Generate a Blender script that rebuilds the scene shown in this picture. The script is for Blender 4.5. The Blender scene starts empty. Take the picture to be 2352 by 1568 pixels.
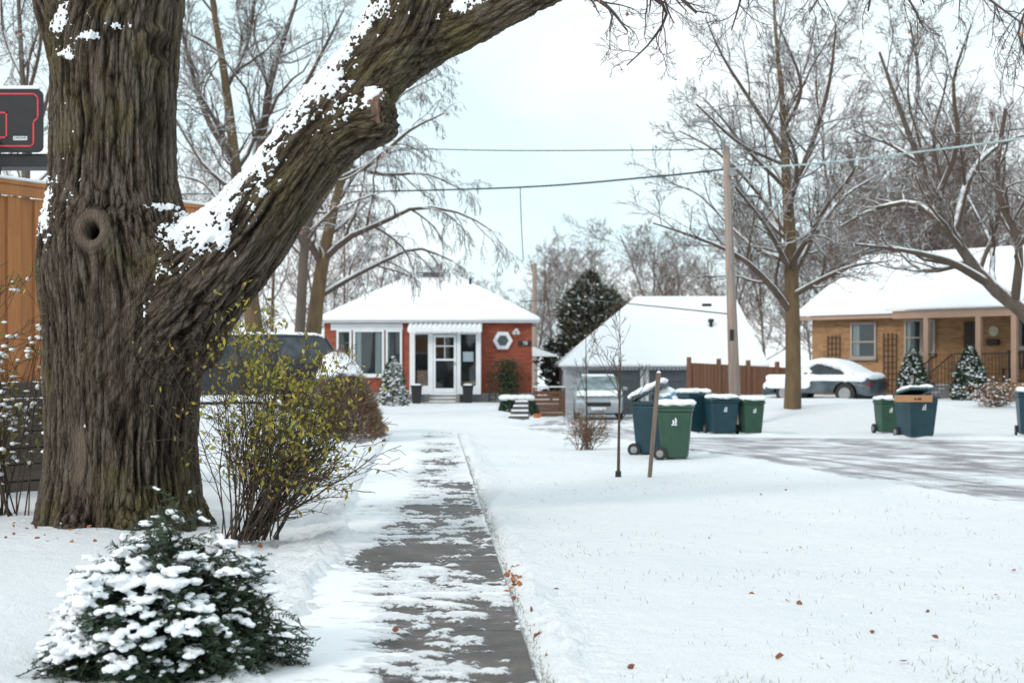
import bpy, bmesh, math, random
import numpy as np
from mathutils import Vector, Matrix, noise as mn, Quaternion
random.seed(7); RNG=np.random.default_rng(7)
sc=bpy.context.scene
F=3267.0; HZ=840.0; CH=1.6
def P(px,py,d): return np.array([(px-1176)/F*d, d, CH+(HZ-py)/F*d])
def sm(t):
    t=np.clip(t,0,1); return t*t*(3-2*t)
# ---------------------------------------------------------------- terrain
def xr(y): return 0.13-0.0545*(y-7.2)
def xl(y): return xr(y)-1.5
def G(x,y):
    x=np.asarray(x,float); y=np.asarray(y,float)
    z=0.75*sm((xl(y)-0.5-x)/2.6)*sm((y-17)/9)
    z=z*(1-0.75*sm((y-44)/8))
    z=z+0.12*sm((xl(y)-0.3-x)/2.0)*(1-sm((y-17)/9))
    z=z+0.52*sm((y-33)/8)*sm((x-4.6)/2.6)
    z=z-0.30*sm((y-41)/8)*sm((x+0.2)/1.5)*(1-sm((x-6.3)/1.5))*(1-sm((y-62)/8))
    z=z+0.10*sm((y-36)/4)*(1-sm((x+0.5)/1.0))
    return z
def g(x,y): return float(G(x,y))
# ---------------------------------------------------------------- materials
def newmat(name):
    m=bpy.data.materials.new(name); m.use_nodes=True
    nt=m.node_tree; b=nt.nodes['Principled BSDF']; return m,nt,b
def N(nt,t,**k):
    n=nt.nodes.new(t)
    for a,v in k.items(): setattr(n,a,v)
    return n
def ramp(nt,stops):
    r=N(nt,'ShaderNodeValToRGB'); e=r.color_ramp.elements
    while len(e)<len(stops): e.new(0.5)
    for i,(p,c) in enumerate(stops):
        e[i].position=p; e[i].color=(c[0],c[1],c[2],1) if hasattr(c,'__len__') else (c,c,c,1)
    return r
def coords(nt,kind='Object',scale=(1,1,1),attr=None):
    mp=N(nt,'ShaderNodeMapping'); mp.inputs['Scale'].default_value=scale
    if attr:
        a=N(nt,'ShaderNodeAttribute',attribute_name=attr); nt.links.new(a.outputs['Vector'],mp.inputs['Vector'])
    else:
        tc=N(nt,'ShaderNodeTexCoord'); nt.links.new(tc.outputs[kind],mp.inputs['Vector'])
    return mp.outputs['Vector']
def noise(nt,vec,scale,detail=5,rough=0.55,dist=0):
    n=N(nt,'ShaderNodeTexNoise'); n.inputs['Scale'].default_value=scale; n.inputs['Detail'].default_value=detail
    n.inputs['Roughness'].default_value=rough; n.inputs['Distortion'].default_value=dist
    nt.links.new(vec,n.inputs['Vector']); return n.outputs['Fac']
def mixc(nt,f,a,b):
    m=N(nt,'ShaderNodeMix',data_type='RGBA')
    for s,v in ((m.inputs[0],f),(m.inputs[6],a),(m.inputs[7],b)):
        if isinstance(v,(int,float)): s.default_value=v
        elif isinstance(v,tuple): s.default_value=(*v[:3],1)
        else: nt.links.new(v,s)
    return m.outputs[2]
def mth(nt,op,a,b=None,clamp=False):
    m=N(nt,'ShaderNodeMath',operation=op); m.use_clamp=clamp
    for s,v in ((m.inputs[0],a),(m.inputs[1],b)):
        if v is None: continue
        if isinstance(v,(int,float)): s.default_value=v
        else: nt.links.new(v,s)
    return m.outputs[0]
def mrange(nt,v,a,b,c=0,d=1):
    m=N(nt,'ShaderNodeMapRange'); nt.links.new(v,m.inputs[0])
    for i,k in enumerate((a,b,c,d)): m.inputs[i+1].default_value=k
    return m.outputs[0]
def bump(nt,b,h,strength,dist):
    bm=N(nt,'ShaderNodeBump'); bm.inputs['Strength'].default_value=strength; bm.inputs['Distance'].default_value=dist
    nt.links.new(h,bm.inputs['Height']); nt.links.new(bm.outputs[0],b.inputs['Normal'])
def nzfac(nt,a,b,nscale=4,namp=0.3):
    gm=N(nt,'ShaderNodeNewGeometry'); s=N(nt,'ShaderNodeSeparateXYZ'); nt.links.new(gm.outputs['Normal'],s.inputs[0])
    nf=noise(nt,coords(nt),nscale,3)
    v=mth(nt,'ADD',s.outputs['Z'],mth(nt,'MULTIPLY',mth(nt,'SUBTRACT',nf,0.5),namp*2))
    return mrange(nt,v,a,b)
def gmat(name,c1,c2=None,scale=3,rough=0.7,bmp=0.2,bd=0.01,stretch=(1,1,1),snow=None,metal=0,detail=5):
    m,nt,b=newmat(name); c2=c2 or tuple(x*0.7 for x in c1)
    v=coords(nt,scale=stretch); f=noise(nt,v,scale,detail)
    r=mrange(nt,f,0.3,0.7); c=mixc(nt,r,c1,c2)
    if snow: c=mixc(nt,nzfac(nt,*snow),c,(0.84,0.87,0.9))
    nt.links.new(c,b.inputs['Base Color']); b.inputs['Roughness'].default_value=rough; b.inputs['Metallic'].default_value=metal
    if bmp: bump(nt,b,noise(nt,v,scale*4,detail),bmp,bd)
    return m
SN=(0.89,0.91,0.935)
def snowmat(name='snow',big=0.02):
    m,nt,b=newmat(name); v=coords(nt)
    f=noise(nt,v,1.2,4); c=mixc(nt,mrange(nt,f,0.3,0.7),SN,(0.85,0.88,0.915)); nt.links.new(c,b.inputs['Base Color'])
    b.inputs['Roughness'].default_value=0.75; b.inputs['Specular IOR Level'].default_value=0.25
    h=mth(nt,'ADD',noise(nt,v,9,6,0.6),mth(nt,'MULTIPLY',noise(nt,v,60,4,0.7),0.35)); bump(nt,b,h,0.55,big)
    return m
SNOW=snowmat()
# ---------------------------------------------------------------- mesh helpers
COL=sc.collection
def link(o): COL.objects.link(o); return o
def mesh_np(name,V,Fq):
    me=bpy.data.meshes.new(name); V=np.asarray(V,np.float32); Fq=np.asarray(Fq,np.int32); k=Fq.shape[1]
    me.vertices.add(len(V)); me.vertices.foreach_set('co',V.ravel())
    me.loops.add(Fq.size); me.loops.foreach_set('vertex_index',Fq.ravel())
    me.polygons.add(len(Fq)); me.polygons.foreach_set('loop_start',np.arange(0,Fq.size,k,dtype=np.int32))
    me.polygons.foreach_set('loop_total',np.full(len(Fq),k,np.int32)); me.update(calc_edges=True); me.validate()
    return me
def obj(name,me,mats,parent=None,smooth=False,label=None,loc=None):
    o=bpy.data.objects.new(name,me)
    if not isinstance(mats,(list,tuple)): mats=[mats]
    for m in mats: me.materials.append(m)
    if smooth: me.polygons.foreach_set('use_smooth',[True]*len(me.polygons))
    link(o)
    if parent: o.parent=parent
    if label: o['label']=label
    if loc is not None: o.location=loc
    return o
def thing(name,label,cat,loc=(0,0,0),rz=0,group=None):
    o=bpy.data.objects.new(name,None); o.empty_display_size=0.3; link(o)
    o.location=[float(v) for v in loc]; o.rotation_euler=(0,0,rz); o['label']=label; o['category']=cat
    if group: o['group']=group
    return o
def tag(o,label,cat,group=None):
    o['label']=label; o['category']=cat
    if group: o['group']=group
    return o
class MB:
    def __init__(s): s.v=[]; s.f=[]
    def add(s,vs,fs):
        n=len(s.v); s.v+= [tuple(map(float,v)) for v in vs]; s.f+=[tuple(i+n for i in f) for f in fs]; return s
    def box(s,x0,x1,y0,y1,z0,z1):
        return s.add([(x0,y0,z0),(x1,y0,z0),(x1,y1,z0),(x0,y1,z0),(x0,y0,z1),(x1,y0,z1),(x1,y1,z1),(x0,y1,z1)],
          [(0,3,2,1),(4,5,6,7),(0,1,5,4),(1,2,6,5),(2,3,7,6),(3,0,4,7)])
    def frus(s,r0,z0,r1,z1):
        (a,b,c,d),(e,f,g_,h)=r0,r1
        return s.add([(a,c,z0),(b,c,z0),(b,d,z0),(a,d,z0),(e,g_,z1),(f,g_,z1),(f,h,z1),(e,h,z1)],
          [(0,3,2,1),(4,5,6,7),(0,1,5,4),(1,2,6,5),(2,3,7,6),(3,0,4,7)])
    def cyl(s,p0,p1,r0,r1=None,n=10):
        r1=r0 if r1 is None else r1; p0=Vector(p0); p1=Vector(p1); q=(p1-p0).to_track_quat('Z','Y')
        vs=[]
        for p,r in ((p0,r0),(p1,r1)):
            for i in range(n):
                a=2*math.pi*i/n; vs.append(p+q@Vector((r*math.cos(a),r*math.sin(a),0)))
        fs=[(i,(i+1)%n,n+(i+1)%n,n+i) for i in range(n)]+[tuple(range(n-1,-1,-1)),tuple(range(n,2*n))]
        return s.add(vs,fs)
    def tube(s,pts,r,n=8):
        for a,b in zip(pts[:-1],pts[1:]): s.cyl(a,b,r,r,n)
        return s
    def prism(s,poly,y0,y1):  # poly in (x,z), extruded along y
        n=len(poly); vs=[(x,y0,z) for x,z in poly]+[(x,y1,z) for x,z in poly]
        return s.add(vs,[tuple(range(n)),tuple(range(2*n-1,n-1,-1))]+[(i,n+i,n+(i+1)%n,(i+1)%n) for i in range(n)])
    def arch(s,pts,hw):  # closed loft: (x,z) outline closed at the base, hw(x,z) half width
        n=len(pts); vs=[(x,-hw(x,z),z) for x,z in pts]+[(x,hw(x,z),z) for x,z in pts]
        return s.add(vs,[tuple(range(n)),tuple(range(2*n-1,n-1,-1))]+[(i,n+i,n+(i+1)%n,(i+1)%n) for i in range(n)])
    def make(s,name,mat,parent=None,bevel=0,smooth=False,label=None,seg=2,loc=None):
        me=bpy.data.meshes.new(name); me.from_pydata(s.v,[],s.f); me.update()
        bm=bmesh.new(); bm.from_mesh(me); bmesh.ops.recalc_face_normals(bm,faces=bm.faces); bm.to_mesh(me); bm.free()
        o=obj(name,me,mat,parent,smooth,label,loc)
        if bevel:
            b=o.modifiers.new('bevel','BEVEL'); b.width=bevel; b.segments=seg; b.limit_method='ANGLE'
        return o
def tubes(name,polys,sides=None):
    groups={}
    for p,r in polys:
        s=sides or (8 if r[0]>0.09 else 5 if r[0]>0.03 else 3)
        groups.setdefault((len(p),s),[]).append((p,r))
    VV=[];FF=[];off=0
    for (n,s),L in groups.items():
        A=np.array([a for a,_ in L],float); R=np.array([b for _,b in L],float); m=len(L)
        T=np.gradient(A,axis=1); T/=np.linalg.norm(T,axis=2,keepdims=True)+1e-9
        ref=np.tile(np.array([0.31,0.52,0.1]),(m,1)); mean=A[:,-1]-A[:,0]; mean/=np.linalg.norm(mean,axis=1,keepdims=True)+1e-9
        ref=np.cross(mean,ref+RNG.normal(0,0.01,(m,3))); ref/=np.linalg.norm(ref,axis=1,keepdims=True)+1e-9
        ref=np.repeat(ref[:,None,:],n,1)
        U=ref-(ref*T).sum(2,keepdims=True)*T; U/=np.linalg.norm(U,axis=2,keepdims=True)+1e-9
        W=np.cross(T,U); an=np.arange(s)*2*np.pi/s
        V=A[:,:,None,:]+R[:,:,None,None]*(U[:,:,None,:]*np.cos(an)[None,None,:,None]+W[:,:,None,:]*np.sin(an)[None,None,:,None])
        idx=np.arange(m*n*s).reshape(m,n,s)+off
        a=idx[:,:-1,:]; b=np.roll(idx,-1,2)[:,:-1,:]; c=np.roll(idx,-1,2)[:,1:,:]; d=idx[:,1:,:]
        FF.append(np.stack([a,b,c,d],-1).reshape(-1,4)); VV.append(V.reshape(-1,3)); off+=m*n*s
    return mesh_np(name,np.concatenate(VV),np.concatenate(FF))
def rnd_unit(n):
    v=RNG.normal(0,1,(n,3)); return v/np.linalg.norm(v,axis=1,keepdims=True)
def leaves(name,pts,size,dirs=None,aspect=0.5,var=0.4,six=False):
    pts=np.asarray(pts,float); n=len(pts); d=rnd_unit(n) if dirs is None else np.asarray(dirs,float)
    d=d/(np.linalg.norm(d,axis=1,keepdims=True)+1e-9)
    w=np.cross(d,rnd_unit(n)); w/=np.linalg.norm(w,axis=1,keepdims=True)+1e-9
    sz=(size*(1+RNG.uniform(-var,var,n)))[:,None]
    if six:
        up=np.cross(d,w)*sz*RNG.uniform(-.25,.25,(n,1))
        V=np.stack([pts,pts+d*sz*0.25+w*sz*aspect*0.5+up,pts+d*sz*.68+w*sz*aspect*.38+up,pts+d*sz,pts+d*sz*0.6-w*sz*aspect*0.55,pts+d*sz*.2-w*sz*aspect*.3],1).reshape(-1,3)
        return mesh_np(name,V,np.arange(6*n).reshape(n,6))
    V=np.stack([pts,pts+d*sz*0.45+w*sz*aspect*0.5,pts+d*sz,pts+d*sz*0.45-w*sz*aspect*0.5],1).reshape(-1,3)
    return mesh_np(name,V,np.arange(4*n).reshape(n,4))
def blobs(name,pts,rad,jit=0.18,sub=2):
    bm=bmesh.new(); bmesh.ops.create_icosphere(bm,subdivisions=sub,radius=1); iv=np.array([v.co[:] for v in bm.verts]); bm.faces.ensure_lookup_table()
    fi=np.array([[v.index for v in f.verts] for f in bm.faces]); bm.free()
    pts=np.asarray(pts,float); rad=np.asarray(rad,float); n=len(pts); k=len(iv)
    V=pts[:,None,:]+iv[None]*rad[:,None,:]*(1+RNG.uniform(-jit,jit,(n,k,1)))
    return mesh_np(name,V.reshape(-1,3),(fi[None]+np.arange(n)[:,None,None]*k).reshape(-1,3))
def remesh(me,voxel,smooth=0,fac=0.5):
    o=bpy.data.objects.new('tmp',me); link(o)
    r=o.modifiers.new('r','REMESH'); r.mode='VOXEL'; r.voxel_size=voxel; r.use_smooth_shade=True
    if smooth:
        s=o.modifiers.new('s','SMOOTH'); s.iterations=smooth; s.factor=fac
    dg=bpy.context.evaluated_depsgraph_get(); dg.update()
    out=bpy.data.meshes.new_from_object(o.evaluated_get(dg)); bpy.data.objects.remove(o); return out
def getV(me):
    a=np.empty(len(me.vertices)*3,np.float32); me.vertices.foreach_get('co',a); return a.reshape(-1,3).astype(float)
def getN(me):
    a=np.empty(len(me.vertices)*3,np.float32); me.vertex_normals.foreach_get('vector',a); return a.reshape(-1,3).astype(float)
def setV(me,V): me.vertices.foreach_set('co',V.astype(np.float32).ravel()); me.update()
def nzA(A): return np.array([mn.noise(Vector(p)) for p in A.tolist()])
def vorA(A):
    o=np.empty(len(A))
    for i,p in enumerate(A.tolist()):
        d=mn.voronoi(Vector(p))[0]; o[i]=d[1]-d[0]
    return o
def textmesh(txt,size,name,mat,parent,loc,rot,ext=0.004):
    c=bpy.data.curves.new(name,'FONT'); c.body=txt; c.size=size; c.extrude=ext; c.align_x='CENTER'; c.align_y='CENTER'
    o=bpy.data.objects.new('t',c); link(o); dg=bpy.context.evaluated_depsgraph_get(); dg.update()
    me=bpy.data.meshes.new_from_object(o.evaluated_get(dg)); bpy.data.objects.remove(o)
    me.materials.clear(); r=obj(name,me,mat,parent); r.location=loc; r.rotation_euler=rot; return r
# ---------------------------------------------------------------- general materials
BARKFAR=gmat('bark_grey',(0.13,0.10,0.08),(0.07,0.055,0.045),5,0.9,0.4,0.02,(1,1,0.3),snow=(0.3,0.55,5,0.3))
BARKTAN=gmat('bark_tan',(0.175,0.115,0.055),(0.09,0.06,0.035),5,0.9,0.4,0.02,(1,1,0.3),snow=(0.3,0.55,5,0.3))
TWIG=gmat('twig',(0.12,0.08,0.058),(0.065,0.047,0.038),3,0.9,0,snow=(0.20,0.42,6,0.3))
TWIGRED=gmat('twig_far',(0.165,0.103,0.08),(0.10,0.068,0.058),0.25,0.9,0,snow=(0.6,0.85,3,0.25))
STEM=gmat('shrub_stem',(0.085,0.055,0.035),(0.05,0.035,0.025),8,0.8,0)
def leafmat(name,cols,rough=0.55):
    m,nt,b=newmat(name); gm=N(nt,'ShaderNodeNewGeometry'); r=ramp(nt,[(i/(max(1,len(cols)-1)),c) for i,c in enumerate(cols)])
    nt.links.new(gm.outputs['Random Per Island'],r.inputs[0]); nt.links.new(r.outputs[0],b.inputs['Base Color']); b.inputs['Roughness'].default_value=rough
    return m
LEAFY=leafmat('shrub_leaf',[(0.12,0.14,0.02),(0.34,0.30,0.03),(0.18,0.20,0.03),(0.42,0.33,0.04),(0.25,0.16,0.03),(0.16,0.19,0.03)])
LEAFO=leafmat('dead_leaf',[(0.38,0.12,0.04),(0.22,0.08,0.04),(0.48,0.18,0.06),(0.14,0.07,0.04)])
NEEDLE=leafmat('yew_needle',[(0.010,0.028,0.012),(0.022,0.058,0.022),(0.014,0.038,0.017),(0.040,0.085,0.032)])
CEDAR=leafmat('cedar_leaf',[(0.022,0.034,0.016),(0.04,0.052,0.024),(0.075,0.062,0.034),(0.03,0.046,0.026),(0.11,0.082,0.048),(0.5,0.52,0.54)])
WHITE=gmat('white_paint',(0.78,0.80,0.82),(0.68,0.71,0.74),2,0.5,0.05)
BLACK=gmat('black_plastic',(0.010,0.011,0.013),(0.016,0.016,0.019),6,0.6,0.05)
DARKIN=gmat('dark_interior',(0.02,0.024,0.027),(0.045,0.045,0.045),1.2,0.9,0)
RUBBER=gmat('rubber',(0.02,0.02,0.02),(0.035,0.035,0.035),10,0.8,0.1)
CONC=gmat('concrete',(0.32,0.31,0.30),(0.22,0.215,0.21),3,0.9,0.2)
GREYM=gmat('galvanised_metal',(0.35,0.36,0.37),(0.25,0.26,0.27),4,0.45,0.05,metal=0.6)
def glassmat():
    m=bpy.data.materials.new('window_glass'); m.use_nodes=True; nt=m.node_tree; nt.nodes.clear()
    o=N(nt,'ShaderNodeOutputMaterial'); t=N(nt,'ShaderNodeBsdfTransparent'); t.inputs[0].default_value=(0.7,0.78,0.8,1)
    gl=N(nt,'ShaderNodeBsdfGlossy'); gl.inputs['Roughness'].default_value=0.03; gl.inputs[0].default_value=(0.8,0.85,0.9,1)
    v=noise(nt,coords(nt),2.5,2); bm=N(nt,'ShaderNodeBump'); bm.inputs['Strength'].default_value=0.05; nt.links.new(v,bm.inputs['Height']); nt.links.new(bm.outputs[0],gl.inputs['Normal'])
    mx=N(nt,'ShaderNodeMixShader'); mx.inputs[0].default_value=0.085
    nt.links.new(t.outputs[0],mx.inputs[1]); nt.links.new(gl.outputs[0],mx.inputs[2]); nt.links.new(mx.outputs[0],o.inputs[0]); return m
GLASS=glassmat()
CURT=gmat('curtain',(0.42,0.43,0.42),(0.25,0.26,0.26),8,0.9,0,stretch=(1,1,0.05))
def brick(name,c1,c2,mortar,dk=.4):
    m,nt,b=newmat(name); tc=N(nt,'ShaderNodeTexCoord'); s=N(nt,'ShaderNodeSeparateXYZ'); nt.links.new(tc.outputs['Object'],s.inputs[0])
    c=N(nt,'ShaderNodeCombineXYZ'); nt.links.new(mth(nt,'ADD',s.outputs[0],s.outputs[1]),c.inputs[0]); nt.links.new(s.outputs[2],c.inputs[1])
    br=N(nt,'ShaderNodeTexBrick'); br.inputs['Scale'].default_value=1; br.inputs['Brick Width'].default_value=0.23; br.inputs['Row Height'].default_value=0.078
    br.inputs['Mortar Size'].default_value=0.008; br.inputs['Color1'].default_value=(*c1,1); br.inputs['Color2'].default_value=(*c2,1); br.inputs['Mortar'].default_value=(*mortar,1)
    br.inputs['Bias'].default_value=-0.1
    nt.links.new(c.outputs[0],br.inputs['Vector'])
    q=N(nt,'ShaderNodeVectorMath',operation='SNAP'); nt.links.new(c.outputs[0],q.inputs[0]); q.inputs[1].default_value=(.23,.078,1)
    wn=N(nt,'ShaderNodeTexWhiteNoise'); nt.links.new(q.outputs[0],wn.inputs['Vector'])
    f=noise(nt,coords(nt),0.9,5)
    cc=mixc(nt,mrange(nt,f,0.3,0.75,0,dk),br.outputs['Color'],tuple(x*0.55 for x in c1)); cc=mixc(nt,mrange(nt,wn.outputs['Value'],.6,1,0,.55),cc,tuple(x*.4 for x in c1))
    nt.links.new(cc,b.inputs['Base Color']); b.inputs['Roughness'].default_value=0.9
    bump(nt,b,mth(nt,'SUBTRACT',1.0,br.outputs['Fac']),0.4,0.01); return m
BRICKR=brick('red_brick',(0.38,0.070,0.030),(0.25,0.045,0.023),(0.26,0.16,0.12))
BRICKT=brick('tan_brick',(0.41,0.22,0.10),(0.27,0.135,0.06),(0.36,0.27,0.18),.5)
def planks(name,c1,c2,w=0.14,axis='h',rough=0.8):
    m,nt,b=newmat(name); tc=N(nt,'ShaderNodeTexCoord'); s=N(nt,'ShaderNodeSeparateXYZ'); nt.links.new(tc.outputs['Object'],s.inputs[0])
    k=s.outputs[0] if axis=='h' else s.outputs[2]
    q=mth(nt,'DIVIDE',k,w); fl=mth(nt,'FLOOR',q)
    wn=N(nt,'ShaderNodeTexWhiteNoise',noise_dimensions='1D'); nt.links.new(fl,wn.inputs['W'])
    st=(6,6,0.5) if axis=='h' else (0.5,6,6)
    gr=noise(nt,coords(nt,scale=st),3,8,0.6,1.2)
    c=mixc(nt,mrange(nt,gr,0.3,0.7),c1,c2); c=mixc(nt,mth(nt,'MULTIPLY',wn.outputs['Value'],0.4),c,tuple(x*0.5 for x in c1))
    nt.links.new(c,b.inputs['Base Color']); b.inputs['Roughness'].default_value=rough; bump(nt,b,gr,0.3,0.004); return m
# ---------------------------------------------------------------- world, light, camera
w=bpy.data.worlds.new('World'); sc.world=w; w.use_nodes=True; nt=w.node_tree; bg=nt.nodes['Background']
sky=N(nt,'ShaderNodeTexSky'); sky.sky_type='NISHITA'; sky.sun_disc=False; sky.sun_elevation=math.radians(30); sky.sun_rotation=math.radians(225)
sky.air_density=1.0; sky.dust_density=1.5
tc=N(nt,'ShaderNodeTexCoord'); mp=N(nt,'ShaderNodeMapping'); mp.inputs['Scale'].default_value=(1,1,3.2); mp.inputs['Location'].default_value=(0.3,0.2,0.35); nt.links.new(tc.outputs['Generated'],mp.inputs[0])
cl=noise(nt,mp.outputs[0],2.3,6,0.5,0.3)
ccol=mixc(nt,mrange(nt,cl,0.38,0.58),(7.4,9.3,9.9),(9.3,9.85,10.0))
fin=mixc(nt,0.94,sky.outputs[0],ccol); nt.links.new(fin,bg.inputs[0]); bg.inputs[1].default_value=0.118
sun=bpy.data.lights.new('sun','SUN'); sun.energy=1.5; sun.angle=math.radians(10); sun.color=(1,0.92,0.84)
so=bpy.data.objects.new('sun',sun); link(so)
az=math.radians(225); el=math.radians(30)
dirv=Vector((math.sin(az)*math.cos(el),math.cos(az)*math.cos(el),math.sin(el))); so.rotation_euler=(dirv).to_track_quat('Z','Y').to_euler(); so.location=(0,-5,20)
cam=bpy.data.cameras.new('camera'); co=bpy.data.objects.new('camera',cam); link(co); co.location=(0,0,CH); co.rotation_euler=(math.radians(90),0,0)
cam.lens=50; cam.sensor_width=36; cam.shift_y=56/2352; cam.clip_end=2000; cam.dof.use_dof=True; cam.dof.focus_distance=11.5; cam.dof.aperture_fstop=2.6
sc.camera=co; sc.view_settings.view_transform='Standard'; sc.view_settings.look='None'; sc.view_settings.exposure=0
# ---------------------------------------------------------------- ground, road, sidewalk
Nn=[(26,2),(16,5.5),(10.5,10),(7.4,13.5),(5.9,16.6),(4.9,20.5),(4.2,23.5),(3.7,26),(3.0,28.5),(2.0,31),(0.9,34),(0.3,37)]
Ff=[(40,24),(26,27.5),(16,29.3),(10.8,30.2),(8.5,31),(6.9,31.4),(5.8,31.6),(4.8,31.8),(4.0,32.0),(3.6,33.2),(3.8,35.2),(4.2,38.0)]
Dl=[(0.3,37),(0.8,40),(1.5,44),(2.0,49),(2.2,53.8)]; Dr=[(4.2,38.0),(4.9,41),(5.6,44),(6.6,49),(7.2,53.8)]
def cat(pts,n):
    pts=np.array(pts,float); k=len(pts); ext=np.vstack([2*pts[0]-pts[1],pts,2*pts[-1]-pts[-2]]); out=[]
    for t in np.linspace(0,k-1-1e-6,n):
        i=int(t); u=t-i; p0,p1,p2,p3=ext[i],ext[i+1],ext[i+2],ext[i+3]
        out.append(0.5*((2*p1)+(-p0+p2)*u+(2*p0-5*p1+4*p2-p3)*u*u+(-p0+3*p1-3*p2+p3)*u**3))
    return np.array(out)
def sdpoly(X,Y,poly):
    poly=np.array(poly); n=len(poly); best=np.full(X.shape,1e9); ins=np.zeros(X.shape,bool)
    for i in range(n):
        a=poly[i]; b=poly[(i+1)%n]; d=b-a; t=np.clip(((X-a[0])*d[0]+(Y-a[1])*d[1])/(d@d+1e-12),0,1)
        best=np.minimum(best,np.hypot(X-a[0]-t*d[0],Y-a[1]-t*d[1]))
        c=((a[1]>Y)!=(b[1]>Y))&(X<(b[0]-a[0])*(Y-a[1])/(b[1]-a[1]+1e-12)+a[0]); ins^=c
    return np.where(ins,-best,best)
Nc=cat(Nn,90); Fc=cat(Ff,90); Dlc=cat(Dl,40); Drc=cat(Dr,40)
roadpoly=np.vstack([Nc[::3],Fc[::-3]]); drivepoly=np.vstack([Dlc[::4],Drc[::-4]])
def build_ground():
    ys=[-6,-2,1,3,4.5,5.5]; y=6.0
    while y<64: ys.append(y); y+=max(0.03,y*0.0050)
    while y<900: ys.append(y); y*=1.09
    xs=[0.0]; x=0; st=0.040
    while x<700:
        x+=st; xs.append(x)
        if x>3.5: st*=1.025
        if x>3.5 and x<18: st=min(st,0.14)
    xs=np.array(sorted([-a for a in xs[1:]]+xs)); ys=np.array(ys)
    X,Y=np.meshgrid(xs,ys); Z=G(X,Y)
    sr=np.minimum(sdpoly(X,Y,roadpoly),sdpoly(X,Y,drivepoly))
    pts=np.stack([X,Y,0*X],-1).reshape(-1,3)
    near=(np.abs(X)<22)&(Y<62)&(Y>5); nf=near.reshape(-1)
    def nn(s,off=0):
        r=np.zeros(len(pts)); r[nf]=nzA(pts[nf]*s+off); return r.reshape(X.shape)
    a=nn(0.35,3); b=nn(1.3,9); c=nn(4.5,17); d=nn(11,31)
    # snow banks creep over both edges of the paving
    bk=1-.8*sm((Y-13)/7)
    swL=xl(Y)+(.24+.12*b+.07*c+.04*d)*bk-X; swR=X-(xr(Y)-(.015+.015*c))
    sw=np.maximum(np.maximum(swL,swR),Y-33.8-.3*c)
    out=sm((sw)/0.11)*sm((sr+0.05)/0.5)
    h=0.035+0.035*a+0.02*b+0.010*c+0.005*d
    berm=np.exp(-((sw-0.20)/0.15)**2)*(0.02+0.07*np.clip(c+0.15,0,1)+0.07*np.clip(d,0,1))*(Y<33)
    prints=np.exp(-((swL-0.6)/0.6)**2)*(Y<34)*(-0.065*sm((c-0.06)/0.20)+0.04*np.clip(d,0,1))
    tread=np.exp(-((swR-0.40)/0.16)**2)*0.013*np.sign(np.sin(Y*34+b*6))*(Y<30)
    tread2=np.exp(-((swL-0.32)/0.16)**2)*0.014*np.sign(np.sin(Y*34+b*6))*(Y<30)
    berm2=np.exp(-((sr-0.3)/0.25)**2)*(0.03+0.05*np.clip(b,0,1)+0.02*c)
    Z=Z+out*(h+berm+prints+tread+tread2)+np.where(sr>0,berm2,0)*sm(sr/0.2)*sm(sw/0.1)
    Z=np.where(near,Z,G(X,Y)+0.03)
    Z=Z-0.02*(1-out)*near
    ny,nx=X.shape; idx=np.arange(ny*nx).reshape(ny,nx)
    Fq=np.stack([idx[:-1,:-1],idx[:-1,1:],idx[1:,1:],idx[1:,:-1]],-1).reshape(-1,4)
    me=mesh_np('ground',np.stack([X,Y,Z],-1).reshape(-1,3),Fq)
    m,nt,b=newmat('ground_snow'); v=coords(nt)
    f=noise(nt,v,0.5,5); c=mixc(nt,mrange(nt,f,0.3,0.7),SN,(0.84,0.87,0.905))
    sp=noise(nt,v,16,6,0.75); msk=mrange(nt,noise(nt,v,0.7,4),0.45,0.7)
    spk=mth(nt,'MULTIPLY',mrange(nt,sp,0.67,0.76),msk); c=mixc(nt,mth(nt,'MULTIPLY',spk,0.65),c,(0.30,0.27,0.2))
    nt.links.new(c,b.inputs['Base Color']); b.inputs['Roughness'].default_value=0.8; b.inputs['Specular IOR Level'].default_value=0.2
    h=mth(nt,'ADD',mth(nt,'ADD',noise(nt,v,7,7,0.6),mth(nt,'MULTIPLY',noise(nt,v,1.6,4),1.2)),mth(nt,'MULTIPLY',noise(nt,v,45,4,0.7),0.55)); bump(nt,b,h,0.95,0.04)
    o=obj('ground',me,m,smooth=True); o['kind']='structure'
build_ground()
def sheet(name,A,B,k,mat,dz):
    n=len(A); t=np.linspace(0,1,k)
    XY=A[:,None,:]*(1-t)[None,:,None]+B[:,None,:]*t[None,:,None]; Z=G(XY[...,0],XY[...,1])+dz
    V=np.concatenate([XY,Z[...,None]],-1); idx=np.arange(n*k).reshape(n,k)
    Fq=np.stack([idx[:-1,:-1],idx[:-1,1:],idx[1:,1:],idx[1:,:-1]],-1).reshape(-1,4)
    me=mesh_np(name,V.reshape(-1,3),Fq); uv=me.uv_layers.new(name='UVMap')
    L=np.cumsum(np.r_[0,np.linalg.norm(np.diff((A+B)/2,axis=0),axis=1)])
    UV=np.stack([np.repeat(L[:,None],k,1),np.repeat(t[None],n,0)],-1).reshape(-1,2)
    li=np.empty(len(me.loops),np.int32); me.loops.foreach_get('vertex_index',li); uv.data.foreach_set('uv',UV[li].astype(np.float32).ravel())
    o=obj(name,me,mat,smooth=True); o['kind']='structure'; return o
m,nt,b=newmat('slushy_asphalt'); v=coords(nt,'UV',(0.35,9,1)); v2=coords(nt)
f=mth(nt,'ADD',mth(nt,'MULTIPLY',noise(nt,v,1.6,6,0.6,0.6),0.55),mth(nt,'MULTIPLY',noise(nt,v2,1.1,7,0.65),0.45))
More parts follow.
